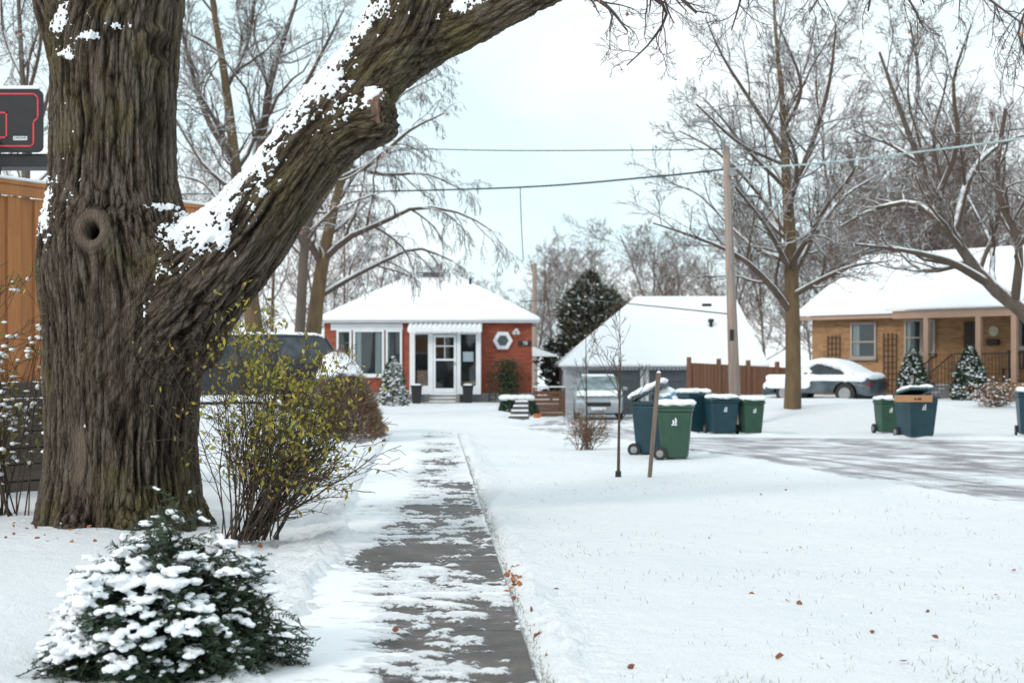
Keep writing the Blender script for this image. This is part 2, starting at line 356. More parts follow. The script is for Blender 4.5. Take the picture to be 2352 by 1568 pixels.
c=mixc(nt,mrange(nt,f,0.44,0.58),(0.25,0.24,0.26),(0.82,0.84,0.875)); nt.links.new(c,b.inputs['Base Color']); b.inputs['Roughness'].default_value=0.55
bump(nt,b,mth(nt,'ADD',f,mth(nt,'MULTIPLY',noise(nt,v2,14,6,0.7),0.4)),0.6,0.04); ROADM=m
sheet('road',Nc,Fc,50,ROADM,0.004)
sheet('driveway',Dlc,Drc,24,ROADM,0.004)
# sidewalk with real, slightly raised snow patches
def swsnow():
    yy=[]; y=5.0
    while y<34.2: yy.append(y); y+=max(0.012,y*0.0017)
    yy=np.array(yy); uu=np.linspace(0,1,130); Y,U=np.meshgrid(yy,uu,indexing='ij'); X=xl(Y)+1.5*U
    pts=np.stack([X,Y,0*X],-1).reshape(-1,3)
    f=lambda sx,sy,o: nzA(pts*np.array([sx,sy,1])+o).reshape(X.shape)
    n0=f(1.0,.8,3); n1=f(2.2,4.5,7); n2=f(6,11,1); n3=f(14,26,5); n4=f(34,60,9)
    yk=[5,7.2,8.2,8.9,9.3,9.9,10.4,11.0,11.4,13.2,13.9,14.6,15.4,16.2,17,18,19,20,22,26,34.2]
    vk=[.14,.12,.18,.18,.08,.34,.38,.24,-.03,-.06,.12,.32,.08,.05,.30,.26,.14,.28,.24,.26,.28]
    cut=np.interp(Y,yk[:],[.50,.50,.46,.44,.40,.38,.34,.30,.30,.30,.34,.38,.42,.44,.46,.48,.5,.5,.5,.5,.5])
    s=np.interp(Y,yk,vk)+0.56*sm((cut-U)/.26+.30)+.42*n0+.42*n1+.38*n2+.24*n3+.12*n4-.11
    s+=.22*sm((U-.96)/.04)*(Y>13)-.16*sm((U-.72)/.1)*(Y<9.6)
    return X,Y,U,s
X,Y,U,S_=swsnow()
Z=G(X,Y)+0.004; hh=np.clip((S_-.10)/.22,0,1); Z=Z+hh*.018+np.clip(hh,0,.3)*.02
ny,nx=X.shape; idx=np.arange(ny*nx).reshape(ny,nx); Fq=np.stack([idx[:-1,:-1],idx[:-1,1:],idx[1:,1:],idx[1:,:-1]],-1).reshape(-1,4)
me=mesh_np('sidewalk',np.stack([X,Y,Z],-1).reshape(-1,3),Fq); at=me.attributes.new('cover','FLOAT','POINT'); at.data.foreach_set('value',S_.astype(np.float32).ravel())
m,nt,b=newmat('snowy_sidewalk'); v2=coords(nt); aa=N(nt,'ShaderNodeAttribute',attribute_name='cover')
s=mth(nt,'ADD',aa.outputs['Fac'],mth(nt,'MULTIPLY',mth(nt,'SUBTRACT',noise(nt,v2,38,6,0.75),0.5),0.6))
snf=mrange(nt,s,0.09,0.17); thin=mrange(nt,s,-0.05,0.12,0,0.24)
cn=mixc(nt,mrange(nt,noise(nt,v2,2.6,8,0.78),0.38,0.62),(0.115,0.090,0.078),(0.036,0.029,0.027))
cn=mixc(nt,mrange(nt,noise(nt,v2,90,3,0.8),0.55,0.75,0,.4),cn,(0.20,0.175,0.155))
sx_=N(nt,'ShaderNodeSeparateXYZ'); nt.links.new(v2,sx_.inputs[0]); jt=mth(nt,'LESS_THAN',mth(nt,'FRACT',mth(nt,'DIVIDE',mth(nt,'ADD',sx_.outputs[1],.55),1.52)),0.026); cn=mixc(nt,jt,cn,(0.010,0.008,0.008))
cn=mixc(nt,thin,cn,(0.5,0.52,0.54)); c=mixc(nt,snf,cn,(0.86,0.885,0.915)); nt.links.new(c,b.inputs['Base Color'])
nt.links.new(mrange(nt,snf,0,1,0.5,0.85),b.inputs['Roughness']); b.inputs['Specular IOR Level'].default_value=.3
bump(nt,b,mth(nt,'ADD',mth(nt,'MULTIPLY',mrange(nt,s,0.05,0.4),1.0),mth(nt,'MULTIPLY',noise(nt,v2,50,5,0.7),0.12)),0.8,0.02)
o=obj('sidewalk',me,m,smooth=True); o['kind']='structure'
# ---------------------------------------------------------------- MAIN TREE
DT=13.4
def rowpts(rows,n):
    a=np.array([[*P(x,y,DT+dd),r*DT/F] for x,y,r,dd in rows]); c=cat(a,n); return c[:,:3],c[:,3]
br=[rowpts([(276,1300,188,0),(276,1215,186,0),(277,1100,173,0),(277,1000,168,0),(283,860,175,0),(286,740,182,0),(276,630,186,0),(266,540,174,0),(262,450,147,0),(262,300,140,0),(264,120,140,0),(285,0,131,0),(290,-130,124,0)],70),
    rowpts([(225,230,70,0),(185,140,72,0),(140,50,56,-.05),(105,-40,46,-.1),(75,-130,40,-.15)],30),
    rowpts([(300,860,140,-.08),(350,770,138,-.12),(425,680,126,-.16),(502,600,112,-.14),(570,532,98,-.10),(668,402,88,-.05),(755,285,90,0),(845,172,82,0),(915,90,96,0),(955,0,92,0),(985,-110,80,0)],90),
    rowpts([(900,120,80,0),(1000,85,60,-.05),(1095,42,50,-.1),(1200,-8,44,-.15),(1330,-60,35,-.2),(1480,-95,25,-.2)],50),
    rowpts([(700,352,72,0),(785,298,68,-.12),(895,262,54,-.28)],14)]
def tube_closed(pts,rad,n=28):
    V=[];Fs=[]; T=np.gradient(pts,axis=0); T/=np.linalg.norm(T,axis=1,keepdims=True); U=np.cross(T,[0,1,0]); U/=np.linalg.norm(U,axis=1,keepdims=True); W=np.cross(T,U)
    for i in range(len(pts)):
        for k in range(n):
            a=2*math.pi*k/n; V.append(pts[i]+rad[i]*(U[i]*math.cos(a)+W[i]*math.sin(a)))
    for i in range(len(pts)-1):
        for k in range(n): Fs.append((i*n+k,i*n+(k+1)%n,(i+1)*n+(k+1)%n,(i+1)*n+k))
    Fs.append(tuple(range(n-1,-1,-1))); Fs.append(tuple(range((len(pts)-1)*n,len(pts)*n))); return V,Fs,T,U,W
mb=MB(); S=[]
for bi,(p,r) in enumerate(br):
    V,Fs,T,U,W=tube_closed(p,r); mb.add(V,Fs); L=np.cumsum(np.r_[0,np.linalg.norm(np.diff(p,axis=0),axis=1)])
    for i in range(len(p)): S.append((*p[i],r[i],*T[i],*U[i],*W[i],L[i],bi))
for rows in ([(350,800,150,-.12),(385,690,148,-.14),(405,610,130,-.12),(420,575,106,-.08)],[(300,700,150,-.08),(350,600,125,-.05),(385,545,80,0)],[(450,660,120,-.14),(480,595,106,-.12),(505,552,78,-.08)]):   # fillets filling the fork
    p,r=rowpts(rows,16); V,Fs,*_=tube_closed(p,r); mb.add(V,Fs)
for ang,ln in ((-2.6,0.10),(-1.9,0.22),(-1.2,0.24),(-0.5,0.24),(0.2,0.22),(2.9,0.10),(2.0,.2)):   # root flare
    c0=P(276,1170,DT); d=np.array([math.cos(ang),math.sin(ang),0]); 
    mb.cyl(c0+d*0.46+np.array([0,0,0.2]),c0+d*(0.70+ln)+np.array([0,0,-0.45]),0.20,0.12,12)
tme=bpy.data.meshes.new('t'); tme.from_pydata(mb.v,[],mb.f); tme.update()
tme=remesh(tme,0.028,60,0.5); tme=remesh(tme,0.0135,8,0.5)
V=getV(tme); Nm=getN(tme); S=np.array(S)
nb2=len(br); Dbest=np.full((len(V),nb2),9.); Ibest=np.zeros((len(V),nb2),int); sidx=[np.where(S[:,14]==b_)[0] for b_ in range(nb2)]
for i in range(0,len(V),8000):
    for b_ in range(nb2):
        ss=sidx[b_]; D=np.linalg.norm(V[i:i+8000,None,:]-S[ss][None,:,:3],axis=2)-S[ss][None,:,3]; j=D.argmin(1); Dbest[i:i+8000,b_]=D[np.arange(len(j)),j]; Ibest[i:i+8000,b_]=ss[j]
order=np.argsort(Dbest,axis=1); ar_=np.arange(len(V)); d1_=Dbest[ar_,order[:,0]]; d2_=Dbest[ar_,order[:,1]]
Q=S[Ibest[ar_,order[:,0]]]; Q2=S[Ibest[ar_,order[:,1]]]; wmix=np.clip(0.5+0.5*(d2_-d1_)/.22,0,1)
def barkfield(Q,V):
    off=V-Q[:,:3]
    bc=np.stack([(off*Q[:,7:10]).sum(1),(off*Q[:,10:13]).sum(1),Q[:,13]+(off*Q[:,4:7]).sum(1)],-1); bc[:,0]+=Q[:,14]*7
    wv=nzA(bc*np.array([1.4,1.4,.8])); wv2=nzA(bc*np.array([1.4,1.4,.8])+31); wv3=nzA(bc*np.array([7,7,2.6])+3); wv4=nzA(bc*np.array([7,7,2.6])+43)
    wb=bc+np.stack([wv*0.05+wv3*.013,wv2*0.05+wv4*.013,wv3*.05],-1)
    e1=np.clip(vorA(wb*np.array([19,19,1.9]))/0.30,0,1); e2=np.clip(vorA(wb*np.array([40,40,6.])+5)/0.3,0,1)
    r2=np.clip(1-2.4*np.abs(nzA(wb*np.array([15,15,1.1])+5)),-1,1)
    return wb,e1,e2,r2
wb,e1,e2,r2=barkfield(Q,V)
bd=np.where(wmix<.995)[0]; _,f1,f2,f3=barkfield(Q2[bd],V[bd]); wm=wmix[bd]
e1[bd]=e1[bd]*wm+f1*(1-wm); e2[bd]=e2[bd]*wm+f2*(1-wm); r2[bd]=r2[bd]*wm+f3*(1-wm)
lo=nzA(V*1.1+11); hf=nzA(wb*np.array([48,48,22.])); wv=nzA(V*3)
def mark(px,py,rx,ry,dd=-0.72):
    c=P(px,py,DT+dd); return np.sqrt(((V[:,0]-c[0])/(rx))**2+((V[:,2]-c[2])/(ry))**2)+ (V[:,1]>DT-0.2)*9
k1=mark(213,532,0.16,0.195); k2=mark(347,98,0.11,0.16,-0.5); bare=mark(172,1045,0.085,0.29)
disp=(0.022*(e1**.8-0.7)+0.022*(r2-0.2)+0.006*(e2-.5)+0.005*hf+0.035*lo)
calm=np.clip(1-0.9*np.exp(-(bare/0.95)**8),0,1)*np.clip(np.minimum((k1-0.75)/0.9,(k2-0.7)/1.0),0.12,1)
disp=disp*calm+0.080*np.exp(-((k1-0.72)/0.42)**2)-0.18*np.exp(-(k1/0.34)**4)+0.055*np.exp(-((k2-0.9)/0.3)**2)-0.05*np.exp(-(k2/0.75)**4)-0.03*np.exp(-(bare/0.9)**6)
disp+=0.008*np.sin(k1*26+wv*2)*np.exp(-((k1-1.0)/0.6)**2)
V2=V+Nm*disp[:,None]; setV(tme,V2)
at=tme.attributes.new('bark_co','FLOAT_VECTOR','POINT'); at.data.foreach_set('vector',wb.astype(np.float32).ravel())
ridge=np.clip(e1*0.40+e2*0.12+r2*.36+.12,0,1)
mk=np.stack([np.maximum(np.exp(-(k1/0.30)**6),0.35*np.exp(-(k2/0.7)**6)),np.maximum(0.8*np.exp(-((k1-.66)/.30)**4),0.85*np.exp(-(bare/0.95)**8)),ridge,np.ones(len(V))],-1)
at=tme.attributes.new('marks','FLOAT_COLOR','POINT'); at.data.foreach_set('color',mk.astype(np.float32).ravel())
m,nt,b=newmat('tree_bark'); bcn=coords(nt,attr='bark_co',scale=(1,1,0.25)); obn=coords(nt)
n1=noise(nt,bcn,42,6,0.72,0.3); n2=noise(nt,bcn,100,4,0.75); vo=N(nt,'ShaderNodeTexVoronoi',feature='DISTANCE_TO_EDGE'); vo.inputs['Scale'].default_value=44; nt.links.new(bcn,vo.inputs['Vector'])
ma=N(nt,'ShaderNodeAttribute',attribute_name='marks'); ms=N(nt,'ShaderNodeSeparateXYZ'); nt.links.new(ma.outputs['Vector'],ms.inputs[0])
vd=mrange(nt,vo.outputs['Distance'],0,0.22)
rr=mth(nt,'ADD',mth(nt,'ADD',mth(nt,'MULTIPLY',ms.outputs[2],0.62),mth(nt,'MULTIPLY',n1,0.38)),mth(nt,'MULTIPLY',vd,0.10))
cr=ramp(nt,[(0.28,(0.006,0.004,0.003)),(0.47,(0.036,0.026,0.019)),(0.66,(0.095,0.073,0.057)),(0.90,(0.18,0.15,0.125))]); nt.links.new(rr,cr.inputs[0])
mo=noise(nt,obn,1.3,6,0.7); zz=N(nt,'ShaderNodeSeparateXYZ'); nt.links.new(obn,zz.inputs[0])
xm=mrange(nt,zz.outputs[0],0.8,2.0,0,0.09); zm=mrange(nt,zz.outputs[2],0.2,1.2,0.09,0)
mo=mth(nt,'ADD',mth(nt,'ADD',mo,xm),mth(nt,'ADD',zm,mrange(nt,zz.outputs[2],3.0,4.6,0,0.03)))
mof=mth(nt,'MULTIPLY',mrange(nt,mo,0.53,0.72),mrange(nt,mth(nt,'ADD',n2,mth(nt,'MULTIPLY',ms.outputs[2],0.30)),0.56,0.82))
c=mixc(nt,mth(nt,'MULTIPLY',mof,0.66),cr.outputs[0],(0.145,0.125,0.018))
c=mixc(nt,ms.outputs[1],c,mixc(nt,noise(nt,bcn,20,5),(0.085,0.062,0.046),(0.25,0.195,0.155)))
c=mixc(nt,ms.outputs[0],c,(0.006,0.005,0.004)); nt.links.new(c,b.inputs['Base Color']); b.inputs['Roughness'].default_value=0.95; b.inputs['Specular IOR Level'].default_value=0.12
bump(nt,b,mth(nt,'ADD',mth(nt,'ADD',mth(nt,'MULTIPLY',n1,1.0),mth(nt,'MULTIPLY',n2,.4)),mth(nt,'MULTIPLY',vd,0.5)),1.0,0.02)
TREE=thing('maple_tree','massive old maple with rough mossy bark and snow-dusted leaning limb','tree',P(272,1215,DT)*[1,1,0])
def par_world(o,p):
    me=o.data; V_=getV(me)-np.array(p.location); setV(me,V_); o.parent=p; return o
trunk=obj('trunk',tme,m,smooth=True); par_world(trunk,TREE)
b0=np.array(TREE.location)
ce=P(886,258,DT-.30); axd=np.array([.93,-.34,.06]); axd/=np.linalg.norm(axd)
m,nt,b=newmat('sawn_wood'); v=coords(nt); vl=N(nt,'ShaderNodeVectorMath',operation='LENGTH'); nt.links.new(v,vl.inputs[0])
rg=mth(nt,'SINE',mth(nt,'MULTIPLY',mth(nt,'ADD',vl.outputs['Value'],mth(nt,'MULTIPLY',noise(nt,v,6,4),.06)),190.)); c=mixc(nt,mrange(nt,rg,-1,1),(0.13,0.07,0.05),(0.22,0.13,0.095)); c=mixc(nt,mrange(nt,noise(nt,v,5,5),.4,.7),c,(0.06,0.04,0.03)); nt.links.new(c,b.inputs['Base Color']); b.inputs['Roughness'].default_value=.9
q=MB().cyl(-axd*.10,axd*.006,.198,.190,28); o=q.make('sawn_stub',m,TREE,.006,label='flat sawn end of a removed limb'); o.location=ce-b0
# snow crust from tree surface
q1=nzA(V*3.2); q2=nzA(V*9+7); q3=nzA(V*24); q4=nzA(V*60)
reg=Q[:,14]
msk=Nm[:,2]*1.0-0.34*Nm[:,0]-0.36*Nm[:,1]+0.24*q1+0.34*q2+0.42*q3+.42*q4+.26*(e1-.7)
msk=msk-0.62
msk[(V[:,2]<0.9)]-=0.35
msk-=0.30*((reg==0)&(Nm[:,2]<0.45))
msk-=0.35*((reg==1)&(Nm[:,2]<0.35))
msk-=0.8*np.exp(-(k1/1.3)**4)
def gloc(px,py,rx,rz,s): 
    c=P(px,py,DT-0.5); return s*np.exp(-((V[:,0]-c[0])/rx)**2-((V[:,2]-c[2])/rz)**2)*(V[:,1]<DT+.2)
msk+=gloc(385,475,.16,.06,.7)+gloc(440,500,.15,.06,.62)+gloc(495,535,.12,.06,.62)+gloc(522,560,.05,.10,.7)+gloc(470,560,.04,.08,.45)+gloc(350,472,.1,.035,.7)
msk+=gloc(790,185,.26,.09,.30)+gloc(850,195,.10,.07,.30)+gloc(600,370,.22,.22,.10)
msk+=gloc(350,120,.07,.09,1.1)+gloc(290,62,.20,.05,.9)+gloc(215,85,.14,.06,.85)+gloc(150,125,.10,.09,.8)+gloc(118,30,.12,.16,.8)+gloc(100,480,.07,.26,.7)
keep=msk>-0.05
Fa=np.empty(len(tme.loops),np.int32); tme.loops.foreach_get('vertex_index',Fa)
Fa=Fa.reshape(-1,4)
fk=keep[Fa].all(1); Fk=Fa[fk]; used=np.unique(Fk); mp_=np.full(len(V),-1); mp_[used]=np.arange(len(used))
thick=np.clip(msk[used]/0.45,0,1)**0.8
SV=V2[used]+Nm[used]*(-0.006+0.024*thick+0.010*q2[used]*thick+.008*q3[used]*thick)[:,None]
sme=mesh_np('snow',SV,mp_[Fk]); so_=obj('snow',sme,SNOW,smooth=True); par_world(so_,TREE)
# ---------------------------------------------------------------- tree growth
def unit(v): return v/(np.linalg.norm(v)+1e-9)
def perp(d,rng):
    a=rng.normal(0,1,3); a-=a@d*d; return unit(a)
def grow(out,rng,p,d,L,r,lvl,C):
    n=C['n'][lvl]; pts=[p]; wob=C['wob'][lvl]; d=unit(d)
    for i in range(n):
        d=unit(d+rng.normal(0,wob,3)+np.array([0,0,C['up'][lvl]])); p=p+d*L/n; pts.append(p)
    rad=np.linspace(r,max(r*0.35,C['rmin']),n+1); pts=np.array(pts); out[min(lvl,3)].append((pts,rad))
    sprout(out,rng,pts,rad,L,lvl,C)
def sprout(out,rng,pts,rad,L,lvl,C,t0=0.2):
    if lvl>=len(C['kids']): return
    k=C['kids'][lvl]; n=len(pts)-1
    for j in range(k):
        t=t0+(1-t0)*(j+rng.uniform(0.1,0.9))/k; u=min(t*n,n-1e-3); i=int(u); q=pts[i]*(1-(u-i))+pts[i+1]*(u-i); rr_=rad[i]*(1-(u-i))+rad[i+1]*(u-i)
        tang=unit(pts[i+1]-pts[i]); an=rng.uniform(0.45,1.0); d=unit(tang*math.cos(an)+perp(tang,rng)*math.sin(an))
        if C.get('lift') and d[2]<0: d[2]*=0.4
        grow(out,rng,q,d,L*C['ratio'][lvl]*(1.15-0.55*t)*rng.uniform(0.7,1.2),max(rr_*0.5,C['rmin']),lvl+1,C)
DEF=dict(n=[8,7,6,5,4],wob=[0.05,0.11,0.14,0.16,0.18],up=[0.05,0.06,0.05,0.03,0.0],kids=[10,8,6,4],ratio=[0.55,0.5,0.5,0.5],rmin=0.007,lift=True)
def make_tree(name,label,explicit,dist,C,seed,mats=(BARKFAR,TWIG),group=None,leaf=40):
    rng=np.random.default_rng(seed); out=[[],[],[],[]]
    base=None
    for ei,rows in enumerate(explicit):
        a=np.array([[*P(x,y,dist+dd),r*dist/F] for x,y,r,dd in rows]); c=cat(a,10 if ei else 16); 
        if base is None: base=c[0,:3].copy()
        L=np.linalg.norm(np.diff(c[:,:3],axis=0),axis=1).sum()
        out[0 if ei==0 else 1].append((c[:,:3],np.maximum(c[:,3],C['rmin'])))
        sprout(out,rng,c[:,:3],c[:,3],L,0 if ei==0 else 1,C,0.35 if ei==0 else 0.15)
    T=thing(name,label,'tree',base,0,group)
    o=obj('trunk',tubes('trunk',[( (p-base),r) for p,r in out[0]],12),mats[0],T,True)
    allp=[((p-base),r) for l in out[1:] for p,r in l]
    obj('crown',tubes('crown',allp),mats[1],T)
    if leaf:
        tips=np.array([p[-1] for p,r in out[3]]); ii=rng.choice(len(tips),min(leaf,len(tips)),False)
        obj('dead_leaves',leaves('dead_leaves',tips[ii]-base,0.09,np.tile([0,0,-1.0],(len(ii),1))+rng.normal(0,.4,(len(ii),3)),0.7),LEAFO,T)
    return T
C1=dict(DEF,kids=[9,9,7,5],ratio=[0.34,0.42,0.5,0.5],rmin=0.0066,wob=[0.05,0.13,0.17,0.2,0.22])
make_tree('street_tree','tall bare street tree with snow-lined limbs on the snowy boulevard',[
 [(1820,950,21,0),(1822,850,18,0),(1820,720,17,0),(1815,560,15,0),(1806,400,11,0),(1797,230,7,0),(1782,80,4,0),(1775,-60,2,0)],
 [(1818,720,9,0),(1770,655,8,-.4),(1700,590,6,-.9),(1600,545,4,-1.3),(1500,512,2,-1.6)],
 [(1816,640,10,0),(1870,540,7,.3),(1935,455,5,.6),(2010,405,2,1)],
 [(1812,540,8,0),(1740,440,6,.6),(1650,350,4,1),(1560,300,2,1.3)],
 [(1808,460,8,0),(1865,330,6,-.5),(1905,190,4,-.9),(1920,60,2,-1.2)],
 [(1803,350,6,0),(1730,240,5,-.4),(1660,130,3,-.8),(1620,40,1.5,-1)],
 [(1798,270,5,0),(1850,150,4,.5),(1875,40,2,.8)],
 [(1818,680,8,0),(1890,640,6,-.8),(1960,610,4,-1.5),(2040,600,2,-2)],
 [(1812,600,7,0),(1720,560,5,1),(1610,450,3,2),(1540,420,1.5,2.4)],
 [(1808,500,7,0),(1830,380,5,-1.6),(1790,260,3,-2.6)],[(1808,430,6,0),(1760,330,4,1.6),(1800,180,2,2.6)],
 [(1814,620,7,0),(1760,520,5,-1.8),(1690,430,3,-2.8)],[(1800,300,5,0),(1840,200,4,-.9),(1790,60,2,-1.6)],[(1805,380,5,0),(1700,330,4,-1),(1600,240,2,-1.6)]],38.5,C1,3,(BARKTAN,TWIG))
make_tree('street_tree','leaning bare tree with long snow-covered limbs beside the bungalow',[
 [(2475,985,34,0),(2440,850,27,0),(2380,740,21,0),(2270,650,15,0),(2190,540,11,0),(2120,390,8,0),(2070,260,5,0),(2020,120,3,0)],
 [(2270,650,11,0),(2180,600,9,-.6),(2080,575,6,-1.2),(1960,560,3,-1.6)],
 [(2200,560,10,0),(2110,470,8,.5),(2010,480,5,.9),(1930,520,2.5,1)],
 [(2190,540,10,0),(2230,400,8,.4),(2300,330,6,.8),(2400,300,4,1)],
 [(2150,460,8,0),(2200,330,6,-.7),(2190,190,4,-1.1),(2230,60,2,-1.5)],
 [(2110,370,6,0),(2040,330,4,.5),(1960,300,2,.9)],
 [(2330,700,11,0),(2340,560,9,-.8),(2290,430,7,-1.2),(2310,250,4,-1.6)],
 [(2230,600,9,0),(2120,620,6,1),(2040,560,4,2),(1950,590,2,2.4)],
 [(2090,310,5,0),(2110,180,4,.5),(2090,50,2,.7)],[(2350,715,10,0),(2420,500,8,.8),(2380,300,5,1),(2420,100,3,1)]],35,dict(C1,kids=[8,8,6,5]),5,(BARKFAR,TWIG))
make_tree('yard_tree','large bare tree with forked trunk rising behind parked vehicle',[
 [(590,800,22,0),(575,680,19,0),(552,480,15,0),(535,330,12,0),(515,170,9,0),(490,20,6,0),(470,-120,4,0)],
 [(556,500,12,0),(600,330,10,.4),(622,180,8,.6),(665,50,5,.8),(700,-60,3,1)],
 [(600,330,7,.4),(680,230,5,-.3),(740,120,4,-.8),(790,20,2,-1)],
 [(540,380,8,0),(470,260,6,-.5),(430,120,4,-.9),(400,-20,2,-1)],
 [(520,200,7,0),(570,90,5,.6),(590,-40,3,.9)],
 [(560,560,8,0),(480,430,5,1),(400,400,3,1.6)],[(550,460,8,0),(520,330,6,-1.6),(450,200,3,-2.4)],
 [(620,190,5,.6),(560,90,4,1.4),(540,-30,2,1.9)]],44,dict(C1,rmin=0.0078,kids=[10,10,7,5]),8,(BARKTAN,TWIG))
CW=dict(C1,up=[0.05,0.0,-0.12,-0.25,-0.35],kids=[7,10,7,5],lift=False,rmin=0.0072)
make_tree('willow_tree','bare weeping tree with curved snow-topped limbs beside red brick house',[
 [(716,850,20,0),(722,740,18,0),(738,620,15,0),(762,500,12,0),(790,400,9,0),(850,300,7,0),(900,210,4,0),(930,150,2.5,0)],
 [(740,600,9,0),(800,545,8,-.3),(880,510,6,-.6),(960,475,5,-.9),(1060,490,3,-1),(1130,530,1.5,-1)],
 [(733,680,8,0),(800,640,7,.4),(880,600,5,.8),(960,570,4,1),(1040,600,2,1)],
 [(785,410,8,0),(860,370,6,-.6),(940,300,4,-1),(1020,260,2,-1.2)],
 [(800,380,6,0),(880,400,5,.5),(980,400,3,.8),(1070,440,1.5,1)],
 [(760,510,8,0),(720,420,6,.5),(740,300,4,.9),(700,200,2,1)],
 [(740,610,9,0),(700,540,8,-.5),(640,470,5,-.9),(560,440,3,-1)],
 [(830,330,6,0),(840,230,5,.5),(880,120,3,.9)]],46,CW,12,(BARKTAN,TWIG))
make_tree('yard_tree','slender leaning bare tree trunk standing behind snowy hedge',[
 [(680,860,14,0),(690,740,12,0),(697,600,11,0),(712,500,9,0),(760,430,7,0),(810,330,4,0)],
 [(697,590,6,0),(640,520,5,.4),(600,420,3,.6)],[(705,540,6,0),(770,480,4,-.4),(850,450,3,-.6)],[(740,450,5,0),(720,350,4,.3),(740,250,2,.5)]],42,dict(C1,kids=[6,6,5,3]),14)
make_tree('yard_tree','bare tree with fine twigs rising beyond the wooden fence',[
 [(60,900,16,0),(55,600,12,0),(60,350,9,0),(50,150,6,0),(40,-50,4,0)],
 [(58,430,6,0),(10,300,5,.4),(-40,150,3,.6)],[(58,380,6,0),(110,220,5,.4),(150,60,3,.6)],[(55,250,5,0),(90,120,4,-.4),(100,0,3,-.6)],
 [(52,180,5,0),(10,80,4,.4),(0,-40,2,.5)]],34,dict(C1,kids=[7,8,6,4],rmin=.006),16)
# overhanging twigs of the maple
rng=np.random.default_rng(21); out=[[],[],[],[]]
CO=dict(n=[6,7,6,5,4],wob=[0.08,0.14,0.17,0.2,0.2],up=[-0.02,-0.05,-0.03,-0.0,0.0],kids=[0,7,5,3],ratio=[.5,.42,.5,.5],rmin=0.0021,lift=False)
for rows in [[(1330,-60,22,-.2),(1430,-70,12,-.3),(1520,-40,7,-.4),(1600,30,3,-.5)],
             [(1290,-42,10,-.2),(1340,-20,6,-.5),(1400,20,4,-.7),(1440,70,2,-.8)],
             [(1430,-80,10,-.3),(1530,-90,7,-.6),(1640,-70,5,-.8),(1700,-20,3,-.9),(1680,70,1.5,-1)],
             [(1400,-75,8,-.3),(1450,-30,5,.1),(1530,20,4,.3),(1500,90,2.5,.4),(1440,150,1.5,.5)],
             [(1480,-95,20,-.2),(1700,-150,16,-.2),(1950,-140,12,-.2),(2150,-90,8,-.2),(2320,-60,5,-.2),(2450,-20,4,-.2)],
             [(1950,-140,7,-.2),(2010,-70,5,-.4),(2080,-10,3,-.5),(2120,60,1.5,-.6)],
             [(1780,-150,7,-.2),(1830,-80,5,.3),(1880,-20,3,.5),(1860,30,1.5,.6)],
             [(2150,-90,7,-.2),(2220,-40,4,-.5),(2300,20,2.5,-.7),(2370,70,1.5,-.8)],
             [(2320,-60,5,-.2),(2360,0,3.5,.3),(2340,80,2.5,.4),(2380,150,1.5,.5)]]:
    a=np.array([[*P(x,y,DT+dd),r*DT/F] for x,y,r,dd in rows]); c=cat(a,12); L=np.linalg.norm(np.diff(c[:,:3],axis=0),axis=1).sum()
    out[1].append((c[:,:3],c[:,3])); sprout(out,rng,c[:,:3],c[:,3],min(L,2.2),1,CO,0.25)
allp=[((p-b0),r) for l in out for p,r in l]
obj('crown',tubes('crown',allp,5),gmat('maple_twig',(0.085,0.06,0.052),(0.05,0.038,0.034),4,0.8,0),TREE)
tips=np.array([p[-1] for p,r in out[3]]); ii=rng.choice(len(tips),min(24,len(tips)),False)
obj('dead_leaves',leaves('dead_leaves',tips[ii]-b0,0.04,np.tile([0,0,-1.0],(len(ii),1))+rng.normal(0,.4,(len(ii),3)),0.7),LEAFO,TREE)
# distant woods
def woods():
    rng=np.random.default_rng(33); temps=[]
    for k in range(5):
        o=[[],[],[],[]]; CT=dict(DEF,kids=[14,8,6,2],ratio=[0.42,0.47,0.5,0.55],n=[7,5,4,2,2],rmin=0.0009,wob=[.07,.16,.2,.2,.2],up=[0.02,0.08,0.05,0.02,0])
        grow(o,rng,np.zeros(3),np.array([0,0,1.0]),1.0,0.010,0,CT)
        me=tubes('t',[(p,r) for l in o for p,r in l],3); V=getV(me); f=np.array([list(p.vertices) for p in me.polygons]); temps.append((V,f)); bpy.data.meshes.remove(me)
    def field(name,specs,mat):
        VV=[];FF=[];off=0
        for (px,top,d) in specs:
            V,f=temps[rng.integers(5)]; x=(px-1176)/F*d; h=(CH+(HZ-top)/F*d)/ (V[:,2].max()); a=rng.uniform(0,6.28)
            R=np.array([[math.cos(a),-math.sin(a),0],[math.sin(a),math.cos(a),0],[0,0,1]]); wd=max(h,8)*rng.uniform(0.9,1.2)
            VV.append((V@R.T)*[wd,wd,h]+[x,d,0]); FF.append(f+off); off+=len(V)
        o=obj(name,mesh_np(name,np.concatenate(VV),np.concatenate(FF)),mat); o['kind']='stuff'; o['label']='bare winter woodland behind the houses'; o['category']='woodland'
    sp=[]
    for px in np.arange(1200,1640,32): sp.append((px+rng.uniform(-15,15),rng.uniform(490,600),rng.uniform(78,105)))
    for px in np.arange(1640,2480,34): sp.append((px+rng.uniform(-20,20),rng.uniform(140,340) if px>1900 else rng.uniform(420,530),rng.uniform(72,100)))
    for px in np.arange(1900,2480,34): sp.append((px+rng.uniform(-20,20),rng.uniform(320,480),rng.uniform(62,80)))
    for px in np.arange(930,1240,44): sp.append((px+rng.uniform(-15,15),rng.uniform(580,650),rng.uniform(82,110)))
    for px in np.arange(380,900,60): sp.append((px+rng.uniform(-20,20),rng.uniform(260,480),rng.uniform(70,95)))
    for px in np.arange(-80,140,50): sp.append((px,rng.uniform(130,330),rng.uniform(55,80)))
    field('woodland',sp,TWIGRED)
woods()
